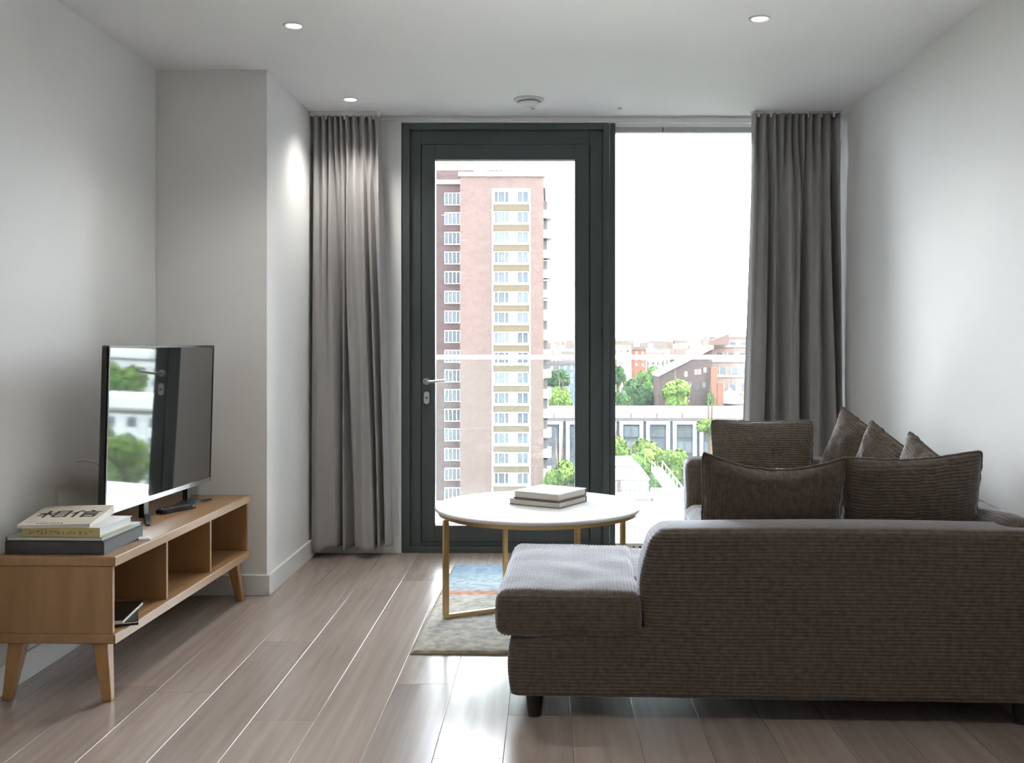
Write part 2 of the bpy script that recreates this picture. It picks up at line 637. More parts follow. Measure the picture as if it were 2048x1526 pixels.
LF = [(0, 0, -.5), (.05, .03, .55), (.15, .10, .75), (.30, .30, .55), (.34, .36, -1.0), (.40, .42, .15), (.46, .50, -.9), (.52, .55, .6), (.66, .70, .95),
      (.72, .78, .7), (.76, .81, -1.0), (.83, .845, .7), (.88, .895, -.75), (.94, .945, .75), (1.0, 1.0, -.35)]
curtain('curtain', 'grey pleated curtain hanging to the floor between the boxed-in pier and the balcony door', (-1.322, -.950), (-1.325, -.872), 5.757, 0.055, 2.474, LF, 10, 3)
RF = [(0, 0, .2), (.06, .06, .9), (.16, .20, .6), (.21, .25, -.8), (.27, .31, .5), (.33, .37, -.6), (.40, .45, .9), (.52, .55, .7), (.57, .60, -1.0), (.64, .66, .4),
      (.69, .74, .8), (.76, .82, -.1), (.84, .90, .85), (.90, .95, -.7), (.96, .98, .3), (1, 1, -.4)]
curtain('curtain', 'grey pleated curtain hanging in the corner by the right-hand wall behind the sofa', (1.148, 1.640), (1.085, 1.665), 5.757, 0.055, 2.488, RF, 11, 8)

# ------------------------------------------------------------------ ceiling fittings
LENS = mat('lamp_lens', (1, 1, 1), 0.4, emit=9.0, emit_col=(1.0, 0.96, 0.9))


def downlight(X, Y, label, power, group='recessed ceiling downlights', end=''):
    r = empty('downlight', (X, Y, H), label=label, cat='downlight', group=group)
    MB().lathe([(0.030, 0.0), (0.044, 0.0), (0.044, -0.003), (0.040, -0.006), (0.031, -0.004), (0.030, 0.0)], 32).build('trim_ring', TRIM, r, auto=True)
    MB().lathe([(0.0, -0.0035), (0.030, -0.0035), (0.030, -0.001), (0.0, -0.001)], 32).build('lens', LENS, r)
    li = bpy.data.lights.new('downlight_lamp' + end, 'SPOT')
    li.energy = power
    li.color = (1.0, 0.96, 0.91)
    li.spot_size = math.radians(125)
    li.spot_blend = 1.0
    li.shadow_soft_size = 0.05
    lo = bpy.data.objects.new('lamp' + end, li)
    col.objects.link(lo)
    lo.parent = r
    lo.location = (0, 0, -0.03)
    return r


DP = 18
downlight(-1.04, 4.20, 'small round recessed downlight glowing above the television unit', DP)
downlight(0.85, 4.11, 'small round recessed downlight glowing above the sofa', DP)
downlight(-1.05, 5.46, 'small round recessed downlight glowing in front of the pleated curtain by the pier', DP)
# unseen fill downlights added behind the camera, assuming the ceiling grid goes on
for (X, Y) in ((-1.04, 1.6), (0.85, 1.6), (-1.04, -0.9), (0.85, -0.9)):
    downlight(X, Y, 'unseen round downlight added in the ceiling of the rear part of the room', DP, end='_offscreen')
v = empty('ceiling_vent', (-0.10, 5.46, H), label='round pale extract valve on the ceiling in front of the balcony door', cat='vent')
MB().lathe([(0.0, 0.0), (0.082, 0.0), (0.082, -0.006), (0.070, -0.014), (0.060, -0.014), (0.058, -0.004), (0.0, -0.004)], 40).build('rim', mat('vent_grey', (0.62, 0.62, 0.61), 0.5), v, auto=True)
MB().lathe([(0.0, -0.012), (0.050, -0.012), (0.056, -0.020), (0.048, -0.026), (0.0, -0.028)], 40).build('cone', mat('vent_cone', (0.66, 0.66, 0.65), 0.5), v, auto=True)
MB().lathe([(0.0, -0.004), (0.012, -0.004), (0.012, -0.014), (0.0, -0.014)], 12).build('stem', mat('vent_grey', (0.4, 0.4, 0.4)), v)

# ------------------------------------------------------------------ rug
RUGM = mat('rug_wool', (0.6, 0.6, 0.6), 0.95, spec=0.05, sheen=0.3)


def rug_material():
    m = RUGM
    b = m.node_tree.nodes['Principled BSDF']
    tc = N(m, 'ShaderNodeTexCoord')
    sep = N(m, 'ShaderNodeSeparateXYZ')
    L(m, tc.outputs['Object'], sep.inputs[0])
    n1 = N(m, 'ShaderNodeTexNoise', Scale=3.0, Detail=6.0)
    mp = N(m, 'ShaderNodeMapping')
    mp.inputs['Scale'].default_value = (1.0, 2.5, 1)
    L(m, tc.outputs['Object'], mp.inputs['Vector'])
    L(m, mp.outputs['Vector'], n1.inputs['Vector'])
    ad = N(m, 'ShaderNodeMath', operation='MULTIPLY_ADD')
    L(m, n1.outputs['Fac'], ad.inputs[0])
    ad.inputs[1].default_value = 0.10
    L(m, sep.outputs['Y'], ad.inputs[2])
    mr = N(m, 'ShaderNodeMapRange')
    mr.inputs['From Min'].default_value = 0.05
    mr.inputs['From Max'].default_value = 1.62
    L(m, ad.outputs[0], mr.inputs['Value'])
    r = ramp(m, [(0.0, (0.33, 0.30, 0.22)), (0.03, (0.45, 0.42, 0.36)), (0.30, (0.50, 0.48, 0.44)), (0.46, (0.56, 0.53, 0.44)),
                 (0.565, (0.60, 0.56, 0.50)), (0.585, (0.66, 0.26, 0.10)), (0.615, (0.55, 0.27, 0.16)), (0.635, (0.40, 0.48, 0.54)), (0.76, (0.34, 0.44, 0.50)),
                 (0.88, (0.16, 0.26, 0.36)), (1.0, (0.10, 0.17, 0.26))])
    L(m, mr.outputs['Result'], r.inputs['Fac'])
    n2 = N(m, 'ShaderNodeTexNoise', Scale=28.0, Detail=5.0)
    L(m, tc.outputs['Object'], n2.inputs['Vector'])
    r2 = ramp(m, [(0.35, (0.55, 0.57, 0.60)), (0.62, (1.25, 1.22, 1.18))])
    L(m, n2.outputs['Fac'], r2.inputs['Fac'])
    mx = N(m, 'ShaderNodeMix', data_type='RGBA', blend_type='MULTIPLY')
    mx.inputs[0].default_value = 0.8
    L(m, r.outputs['Color'], mx.inputs[6])
    L(m, r2.outputs['Color'], mx.inputs[7])
    L(m, mx.outputs[2], b.inputs['Base Color'])


rug_material()
rug = empty('rug', (-0.525, 3.94, 0), math.radians(-0.8), label='pale grey rug with a blue end and an orange stripe under the coffee table', cat='rug')
RW, RL = 1.18, 1.58


def rugtop(u, v):
    e = min(u * RW, (1 - u) * RW, v * RL, (1 - v) * RL)
    z = 0.003 + 0.009 * smooth(e / 0.012) + 0.0016 * noise.noise(Vector((u * 160, v * 200, 0))) * smooth(e / .02)
    return (u * RW, v * RL, z)


b = MB().grid(rugtop, 180, 240)
obj('pile', b.mesh('pile', RUGM, smooth=True), rug)
bx('backing', mat('rug_edge', (0.30, 0.24, 0.15), 0.95), rug, -.003, RW + .003, -.003, RL + .003, 0.0005, 0.0045)

# ------------------------------------------------------------------ coffee table
CT = Vector((-0.042, 4.62, 0.0148))
ct = empty('coffee_table', CT, label='round white-topped coffee table on slim brass legs', cat='table')
TZ = 0.455
MB().lathe([(0, TZ - .018), (.452, TZ - .018), (.462, TZ - .014), (.465, TZ - .009), (.465, TZ - .005), (.461, TZ), (0, TZ)], 96).build('table_top', MARBLE, ct, auto=True)
MB().lathe([(.430, TZ - .034), (.448, TZ - .034), (.448, TZ - .0185), (.430, TZ - .0185), (.430, TZ - .034)], 96).build('rim_ring', BRASS, ct, auto=True)
legs = [(-.396, -.205), (-.165, .400), (.396, .205), (.165, -.400)]
for (x, y) in legs:
    a = math.atan2(y, x)
    M = Matrix.Translation((x, y, 0)) @ Matrix.Rotation(a, 4, 'Z')
    MB().box(-.012, .012, -.010, .010, 0, TZ - .034, M=M).build('leg', BRASS, ct, bevel=0.0015)
for (p, q) in ((0, 2), (1, 3)):
    a = math.atan2(legs[q][1] - legs[p][1], legs[q][0] - legs[p][0])
    r = math.hypot(*legs[p])
    M = Matrix.Rotation(a, 4, 'Z')
    z = 0.0 if p == 0 else 0.0
    MB().box(-r + .012, r - .012, -.009, .009, z, z + .016 + .0005 * p, M=M).build('floor_bar', BRASS, ct, bevel=0.0015)


# books -------------------------------------------------------------
PAPER = noisy('book_pages', (0.66, 0.63, 0.55), (0.74, 0.72, 0.65), scale=(1, 1, 90), nscale=3, rough=0.8)
PAPERW = noisy('book_pages_white', (0.78, 0.79, 0.80), (0.84, 0.85, 0.86), scale=(1, 1, 90), nscale=3, rough=0.8)


def book(label, loc, rz, w, d, t, cov, spine='front', pages=None, group=None, ct_=0.0025, name='book', covtop=None):
    """closed hardback lying flat; w along x, d along y; spine on the given side"""
    r = empty(name, loc, rz, label=label, cat='book', group=group)
    i = 0.004
    sp = {'front': (0, 1), 'back': (0, -1), 'left': (1, 0), 'right': (-1, 0)}[spine]
    x0, x1 = (-w / 2 + (ct_ if sp[0] == 1 else i), w / 2 - (ct_ if sp[0] == -1 else i))
    y0, y1 = (-d / 2 + (ct_ if sp[1] == 1 else i), d / 2 - (ct_ if sp[1] == -1 else i))
    bx('pages', pages or PAPER, r, x0, x1, y0, y1, ct_, t - ct_)
    bx('cover', cov, r, -w / 2, w / 2, -d / 2, d / 2, 0, ct_, bevel=0.0006)
    bx('cover', covtop or cov, r, -w / 2, w / 2, -d / 2, d / 2, t - ct_, t, bevel=0.0006)
    if sp[1] == 1:
        s_ = bx('spine', cov, r, -w / 2, w / 2, -d / 2 - .0008, -d / 2 + ct_, 0, t, bevel=0.0008)
    elif sp[1] == -1:
        s_ = bx('spine', cov, r, -w / 2, w / 2, d / 2 - ct_, d / 2 + .0008, 0, t, bevel=0.0008)
    elif sp[0] == 1:
        s_ = bx('spine', cov, r, -w / 2 - .0008, -w / 2 + ct_, -d / 2, d / 2, 0, t, bevel=0.0008)
    else:
        s_ = bx('spine', cov, r, w / 2 - ct_, w / 2 + .0008, -d / 2, d / 2, 0, t, bevel=0.0008)
    return r


tz = CT.z + TZ + 0.0002
book('slim grey-green hardback lying under the pink-edged book on the coffee table', (0.002, 4.678, tz), math.radians(-31), 0.268, 0.246, 0.026,
     mat('cover_greygreen', (0.085, 0.105, 0.095), 0.6), spine='back', group=None)
book('white hardback with a dusky pink edge, upper of two books on the coffee table', (0.012, 4.690, tz + 0.0262), math.radians(-32), 0.240, 0.245, 0.034,
     mat('cover_pink', (0.27, 0.14, 0.135), 0.6), spine='back', covtop=mat('cover_white', (0.8, 0.79, 0.77), 0.5), ct_=0.005)

# ------------------------------------------------------------------ television unit
TU = Vector((-1.848, 3.425, 0))
TR = math.radians(-1.7)
tu = empty('television_unit', TU, TR, label='low oak television unit with three open compartments on splayed legs', cat='cabinet')
UD, UL, UB, UT = 0.405, 1.405, 0.193, 0.485


def ubx(name, m, x0, x1, y0, y1, z0, z1, bevel=0.0015):
    return bx(name, m, tu, x0, x1, y0, y1, z0, z1, bevel)


ubx('top_panel', OAKTOP, 0.0, UD + .004, -.004, UL + .004, UT - .034, UT, 0.006)
ubx('bottom_panel', OAKTOP, 0.0, UD + .004, -.004, UL + .004, UB, UB + .034, 0.006)
for y in (0.0, 0.4625, 0.924, UL - .018):
    ubx('end_panel' if y in (0.0, UL - .018) else 'divider', OAK, 0.012, UD - (.006 if y in (0.0, UL - .018) else .012), y, y + .018, UB + .034, UT - .034)
ubx('back_panel', OAK, 0.004, 0.012, 0.0, UL, UB + .034, UT - .034, 0)
# edging on the front lips, the same oak as the panels
EDGE = noisy('oak_edging', (0.33, 0.185, 0.08), (0.41, 0.245, 0.115), scale=(6, 1, 6), nscale=3, rough=0.33)
ubx('edge_strip', EDGE, UD + .004, UD + .006, -.004, UL + .004, UT - .032, UT - .002, 0.0006)
ubx('edge_strip', EDGE, UD + .004, UD + .006, -.004, UL + .004, UB + .002, UB + .032, 0.0006)
for (x, y, dx, dy) in ((UD - .055, .035, .028, -.018), (.065, .035, -.028, -.018), (UD - .055, UL - .075, .028, .030), (.065, UL - .075, -.028, .030)):
    lg = MB()
    t, bt = 0.026, 0.0155
    vs_ = [(x + dx + sx * bt, y + dy + sy * bt, 0.0) for sx, sy in ((-1, -1), (1, -1), (1, 1), (-1, 1))]
    vs_ += [(x + sx * t, y + sy * t, UB) for sx, sy in ((-1, -1), (1, -1), (1, 1), (-1, 1))]
    lg.add(vs_, [(3, 2, 1, 0), (4, 5, 6, 7), (0, 1, 5, 4), (1, 2, 6, 5), (2, 3, 7, 6), (3, 0, 4, 7)])
    lg.build('leg', OAKLEG, tu, bevel=0.005)
TM = Matrix.Translation(TU) @ Matrix.Rotation(TR, 4, 'Z')


def onunit(x, y, z=UT):
    return TM @ Vector((x, y, z))


# stack of books on the near end of the unit
GREY = noisy('cover_charcoal', (0.040, 0.040, 0.040), (0.055, 0.054, 0.052), nscale=30, rough=0.55)
z = UT + .0003
book('thick charcoal box-bound book at the bottom of the stack on the television unit', onunit(.190, .185, z), TR, 0.338, 0.318, 0.044, GREY, spine='front', ct_=0.004,
     pages=mat('slipcase_grey', (0.1, 0.1, 0.105), 0.6))
z += .0442
book('thin black-edged notebook with pale pages lying on the charcoal book', onunit(.188, .183, z), TR, 0.330, 0.310, 0.014, mat('cover_black', (0.015, 0.015, 0.014), 0.45), spine='left',
     covtop=mat('cover_sage', (0.30, 0.36, 0.30), 0.5), ct_=0.0025)
z += .0142
YEL = noisy('cover_mustard', (0.50, 0.40, 0.16), (0.58, 0.48, 0.22), nscale=12, rough=0.5)
yb = book('book with a mustard spine and white pages in the stack on the television unit', onunit(.208, .158, z), TR - .01, 0.268, 0.245, 0.031, YEL, spine='front', pages=PAPERW,
          covtop=mat('cover_offwhite', (0.74, 0.74, 0.72), 0.5))
# faded spine lettering (illegible in the photograph): a row of small brush marks
INKB = mat('ink_brown', (0.22, 0.14, 0.05), 0.7)
sm = MB()
rr = random.Random(5)
x = -.112
while x < .10:
    w_ = rr.uniform(.005, .012)
    for k in range(rr.choice((2, 3))):
        zz = rr.uniform(.008, .021)
        if rr.random() < .5:
            sm.box(x, x + w_, -.1236, -.1232, zz, zz + .0018)
        else:
            xx = x + rr.uniform(0, w_)
            sm.box(xx, xx + .0018, -.1236, -.1232, .008, .008 + rr.uniform(.006, .014))
    x += w_ + rr.uniform(.002, .008)
sm.build('lettering', INKB, yb)['kind'] = 'stuff'
z += .0312
# calligraphy book, its cover springing open a little at the far side
cb = empty('book', onunit(.163, .168, z), TR + .16, label='beige paperback with two brush-written characters on its cover, on top of the mustard-spined book', cat='book')
BEI = noisy('cover_beige', (0.60, 0.54, 0.44), (0.66, 0.60, 0.50), nscale=6, rough=0.6)
CW, CD = 0.232, 0.285
cbm = MB()
tilt = math.radians(4.0)


def cz(y, h):
    return h + (y + CD / 2) * math.tan(tilt)


cbm.add([(-CW / 2, -CD / 2, .0), (CW / 2, -CD / 2, .0), (CW / 2, CD / 2, 0), (-CW / 2, CD / 2, 0),
         (-CW / 2, -CD / 2, .009), (CW / 2, -CD / 2, .009), (CW / 2, CD / 2, cz(CD / 2, .009)), (-CW / 2, CD / 2, cz(CD / 2, .009))],
        [(3, 2, 1, 0), (4, 5, 6, 7), (0, 1, 5, 4), (1, 2, 6, 5), (2, 3, 7, 6), (3, 0, 4, 7)])
cbm.build('pages', PAPER, cb)
cv = MB()
e = .002
vs_ = []
for h in (.0092, .0112):
    vs_ += [(-CW / 2 - e, -CD / 2 - e, h), (CW / 2 + e, -CD / 2 - e, h), (CW / 2 + e, CD / 2 + e, cz(CD / 2 + e, h)), (-CW / 2 - e, CD / 2 + e, cz(CD / 2 + e, h))]
cv.add(vs_, [(3, 2, 1, 0), (4, 5, 6, 7), (0, 1, 5, 4), (1, 2, 6, 5), (2, 3, 7, 6), (3, 0, 4, 7)])
cover = cv.build('cover', BEI, cb)
INK = mat('ink_black', (0.018, 0.015, 0.012), 0.7)


def strokes(name, lines, m, parent, y_off=0.0):
    """brush strokes: each (points, width) in cover coordinates, laid on the sloping cover"""
    b = MB()
    for pts, w in lines:
        for (ax, ay), (bx_, by) in zip(pts[:-1], pts[1:]):
            d = Vector((bx_ - ax, by - ay, 0))
            n = Vector((-d.y, d.x, 0)).normalized() * w / 2
            ex = d.normalized() * w * 0.35
            q = [Vector((ax, ay, 0)) - ex + n, Vector((ax, ay, 0)) - ex - n, Vector((bx_, by, 0)) + ex - n * .8, Vector((bx_, by, 0)) + ex + n * .8]
            lo = [(p.x, p.y, cz(p.y, .0113)) for p in q]
            hi = [(p.x, p.y, cz(p.y, .0117)) for p in q]
            b.add(lo + hi, [(3, 2, 1, 0), (4, 5, 6, 7), (0, 1, 5, 4), (1, 2, 6, 5), (2, 3, 7, 6), (3, 0, 4, 7)])
    return b.build(name, m, parent)


def glyph(lines, ox, oy, s, w):
    return [([(ox + a * s, oy + b_ * s) for a, b_ in pts], w) for pts in lines]


# left-hand character (tree radical beside an eye), right-hand character (person radical beside speech)
G1 = [[(0, .62), (.48, .68)], [(.24, 1.0), (.24, 0)], [(.24, .62), (.02, .25)], [(.26, .62), (.46, .35)],
      [(.56, .95), (.56, .05)], [(.56, .95), (1.0, .98), (1.0, .05)], [(.56, .66), (1, .68)], [(.56, .38), (1, .40)], [(.56, .08), (1, .10)]]
G2 = [[(.28, 1.0), (.02, .55)], [(.17, .72), (.17, 0)], [(.62, 1.02), (.72, .90)], [(.38, .80), (1.0, .84)], [(.46, .62), (.92, .64)], [(.46, .46), (.92, .48)],
      [(.48, .30), (.48, .0)], [(.48, .30), (.92, .32), (.90, .0)], [(.48, .03), (.90, .04)]]
strokes('character', glyph(G1, -.094, -.035, .092, .0105), INK, cover)
strokes('character', glyph(G2, .010, -.035, .092, .0105), INK, cover)
rr = random.Random(11)
ln = []
x = -.06
while x < .02:
    ln.append(([(x, -.125), (x + rr.uniform(.003, .008), -.122 + rr.uniform(-.004, .004))], .004))
    ln.append(([(x + .003, -.130), (x + .003, -.116)], .002))
    x += .011
x = -.095
while x < -.04:
    ln.append(([(x, -.100), (x + .004, -.098)], .002))
    x += .010
strokes('small_print', ln, INK, cover)['kind'] = 'stuff'
# small folded paper sticking out behind the stack
fp = empty('folded_paper', onunit(.372, .295, UT + .0003), TR + .4, label='small folded white paper slip beside the book stack', cat='paper')
MB().box(-.012, .03, -.025, .03, 0, .004).build('sheet', mat('paper_white', (0.8, 0.8, 0.8), 0.7), fp, bevel=.001)
MB().box(-.012, .026, -.022, .028, .0042, .007, M=Matrix.Rotation(.08, 4, 'Z')).build('fold', mat('paper_white', (0.8, 0.8, 0.8), 0.7), fp, bevel=.001)
# magazines in the first compartment
mg = empty('magazine', onunit(.29, .20, UB + .0343), TR + .42, label='black-covered magazine lying flat at the bottom of the first compartment of the television unit', cat='magazine')
MB().box(-.10, .10, -.14, .14, 0, .008).build('cover', mat('cover_black', (0.015, 0.015, 0.014), 0.45), mg, bevel=.001)
MB().box(-.098, .098, -.138, .138, .0082, .012).build('pages', PAPERW, mg)
MB().box(-.10, .10, -.14, .14, .0122, .014).build('cover', mat('cover_black', (0.015, 0.015, 0.014), 0.45), mg, bevel=.0005)
mg = empty('magazine', onunit(.275, .19, UB + .0343 + .0142), TR + .16, label='glossy black magazine lying askew on top of another one inside the television unit', cat='magazine')
MB().box(-.105, .105, -.13, .13, 0, .010).build('pages', PAPER, mg)
MB().box(-.107, .107, -.132, .132, .0102, .0125).build('cover', mat('cover_gloss_black', (0.012, 0.013, 0.016), 0.2), mg, bevel=.0005)

# television -----------------------------------------------------------
A = Vector((-1.640, 3.79, 0))
B = Vector((-1.572, 4.775, 0))
tvw = (B - A).length
ang = math.atan2(B.y - A.y, B.x - A.x)        # local x runs along the screen, local -y faces the room
TVB = UT + 0.072
tv = empty('television', (*((A + B) / 2).xy, UT + .0003), ang, label='black flat-screen television mirroring the window, on the oak unit', cat='television')
th = 1.188 - TVB
tl = math.radians(-1.6)
TMx = Matrix.Translation((0, 0, .072)) @ Matrix.Rotation(-tl, 4, 'X')


def tvbox(name, m, x0, x1, y0, y1, z0, z1, bevel=.002):
    return MB().box(x0, x1, y0, y1, z0, z1, M=TMx).build(name, m, tv, bevel=bevel)


hw = tvw / 2
# local +y points towards the wall side or room? the room lies at local -y
tvbox('housing', BLACKPL, -hw, hw, 0.002, 0.026, 0, th, .003)
tvbox('rear_bulge', BLACKPL, -hw + .16, hw - .16, 0.026, 0.062, .05, th - .22, .01)
tvbox('screen', SCREEN, -hw + .010, hw - .008, -0.0008, 0.002, .020, th - .009, 0)
tvbox('bezel', BLACKPL, -hw, -hw + .010, -0.003, 0.0, 0, th, .001)
tvbox('bezel', BLACKPL, hw - .008, hw, -0.003, 0.0, 0, th, .001)
tvbox('bezel', BLACKPL, -hw + .010, hw - .008, -0.003, 0.0, th - .009, th, .001)
tvbox('lower_bezel', mat('silver_bezel', (0.5, 0.52, 0.53), 0.25, metallic=0.9), -hw + .010, hw - .008, -0.004, 0.0, 0, .020, .001)
for s in (-1, 1):
    # splayed blade crossing under the screen, with an upright bracket
    p_in, p_out = (Vector((.10, .060)), Vector((.39, -.045))) if s > 0 else (Vector((-.02, .060)), Vector((-.285, -.070)))
    pm = p_in + (p_out - p_in) * .53
    f_ = MB()
    d_ = (p_out - p_in).normalized()
    n_ = Vector((-d_.y, d_.x))
    K = 12
    for k in range(K + 1):
        t = k / K
        q = p_in + (p_out - p_in) * t
        w_ = .006 + .010 * math.sin(PI * min(1, t * .8 + .15))
        hgt = .006 + .022 * math.exp(-((t - .55) / .16) ** 2)
        f_.v += [(q.x + n_.x * w_, q.y + n_.y * w_, 0), (q.x - n_.x * w_, q.y - n_.y * w_, 0), (q.x - n_.x * w_ * .6, q.y - n_.y * w_ * .6, hgt), (q.x + n_.x * w_ * .6, q.y + n_.y * w_ * .6, hgt)]
    for k in range(K):
        for e_ in range(4):
            f_.f.append((k * 4 + e_, k * 4 + (e_ + 1) % 4, k * 4 + 4 + (e_ + 1) % 4, k * 4 + 4 + e_))
    f_.f += [(3, 2, 1, 0), (K * 4, K * 4 + 1, K * 4 + 2, K * 4 + 3)]
    f_.mi = [0] * len(f_.f)
    f_.box(pm.x - .020, pm.x + .020, -.004, .018, .012, .085)
    f_.build('foot', BLACKPL, tv, auto=True)

# remote control
rc = empty('remote_control', onunit(.246, .928, UT + .0003), math.radians(-28), label='black remote control with small buttons lying on the television unit', cat='remote control')
MB().prism([(-.022, -.09), (.022, -.09), (.025, -.07), (.021, 0), (.023, .07), (.018, .092), (-.018, .092), (-.023, .07), (-.021, 0), (-.025, -.07)], 0, .018).build('body', BLACKPL, rc, bevel=.004)
bm_ = mat('button_grey', (0.22, 0.21, 0.19), 0.5)
for i in range(7):
    for j in range(3):
        MB().frustum((-.012 + .012 * j, -.068 + .021 * i, .018), (-.012 + .012 * j, -.068 + .021 * i, .0198), .0042, .0036, 10).build('button', bm_, rc)

# wall socket and cable behind the television
sk = empty('wall_socket', (XL, 3.93, 0.60), label='white wall socket plate low behind the television', cat='socket')
MB().box(0.0, .010, -.045, .045, -.06, .06).build('plate', TRIM, sk, bevel=.003)
MB().box(.0102, .014, -.012, .012, .005, .035).build('switch', TRIM, sk, bevel=.001)
cab = MB()
cab.tube([(XL + .001, 4.06, .73), (XL + .03, 4.06, .735), (XL + .07, 4.07, .722), (XL + .12, 4.09, .70), (XL + .17, 4.11, .68)], .004, 8)
tag(cab.build('aerial_cable', mat('cable_white', (0.7, 0.7, 0.68), 0.5), auto=True), 'thin white aerial cable running from the wall behind the television', 'cable')

# ------------------------------------------------------------------ sofa
SO = Vector((-0.13, 3.235, 0))
SR = math.radians(-2.5)
so = empty('corner_sofa', SO, SR, label='brown corduroy corner sofa with a chaise, against the right-hand wall', cat='sofa')
SMx = Matrix.Translation(SO) @ Matrix.Rotation(SR, 4, 'Z')
PITCH = 0.0112


def rib(s, pitch=PITCH, amp=0.0036):
    return amp * (abs(math.sin(PI * s / pitch)) ** 0.8 - 0.6)


def rbox(mb, x0, x1, y0, y1, z0, z1, r, top_axis='x', puff=0.0, wob=0.004, seed=0.0, faces='xXyYzZ', ysag=0.0, bulge=0.0, fine=3.6):
    """rounded upholstered box with corduroy ribs: level ribs on the sides, ribs on the top running across top_axis"""
    C = Vector(((x0 + x1) / 2, (y0 + y1) / 2, (z0 + z1) / 2))
    Hf = Vector(((x1 - x0) / 2, (y1 - y0) / 2, (z1 - z0) / 2))
    axes = {'x': (0, -1), 'X': (0, 1), 'y': (1, -1), 'Y': (1, 1), 'z': (2, -1), 'Z': (2, 1)}

    def shape(p, n_axis):
        q = Vector([max(-Hf[i] + r, min(Hf[i] - r, p[i])) for i in range(3)])
        n = (p - q)
        n = n.normalized() if n.length > 1e-9 else Vector((0, 0, 1))
        w = q + n * r
        # ribs
        g = C + w
        if n_axis == 2:
            s = g.x if top_axis == 'x' else g.y
        else:
            s = g.z
        a = [abs(c_) for c_ in n]
        k = a[n_axis]
        fade = smooth((k - 0.70) / 0.15)
        w = w + n * rib(s) * fade
        g = C + w
        w = w + n * wob * noise.noise(Vector((g.x * 7 + seed, g.y * 7, g.z * 7)))
        w = w + n * 0.0007 * noise.noise(Vector((g.x * 90 + seed, g.y * 90, g.z * 90)))
        # puffed faces
        if puff and n_axis == 2:
            u, v_ = p[0] / Hf[0], p[1] / Hf[1]
            w.z += puff * (1 - u ** 4) * (1 - v_ ** 4) * (1 if p[2] > 0 else 0)
        if bulge and n_axis != 2:
            t = p[2] / Hf[2]
            w += n * bulge * (1 - t * t)
        return C + w
    for f in faces:
        ax, sg = axes[f]
        o1, o2 = [i for i in range(3) if i != ax]
        if ax == 2:
            fa = 0 if top_axis == 'x' else 1
        else:
            fa = 2

        def cnt(i):
            L_ = 2 * Hf[i]
            return max(8, int(L_ / (PITCH / fine))) if i == fa else max(8, int(L_ / 0.02))
        n1, n2 = cnt(o1), cnt(o2)

        def warp(t, i):
            return -Hf[i] + 2 * Hf[i] * t

        def fn(u, v):
            p = Vector((0, 0, 0))
            p[o1], p[o2], p[ax] = warp(u, o1), warp(v, o2), sg * Hf[ax]
            return shape(p, ax)
        flip = (sg > 0) != (ax == 1)
        o = len(mb.v)
        mb.grid(fn, n1, n2)
        if not flip:
            for k in range(len(mb.f) - n1 * n2, len(mb.f)):
                mb.f[k] = mb.f[k][::-1]
    return mb


def upholstery(name, mb):
    me = mb.mesh(name, CORD, smooth=True)
    return obj(name, me, so)


SW, SL = 1.70, 2.05       # width across the wall side, length along the wall
AX = 0.435                # where the near arm starts


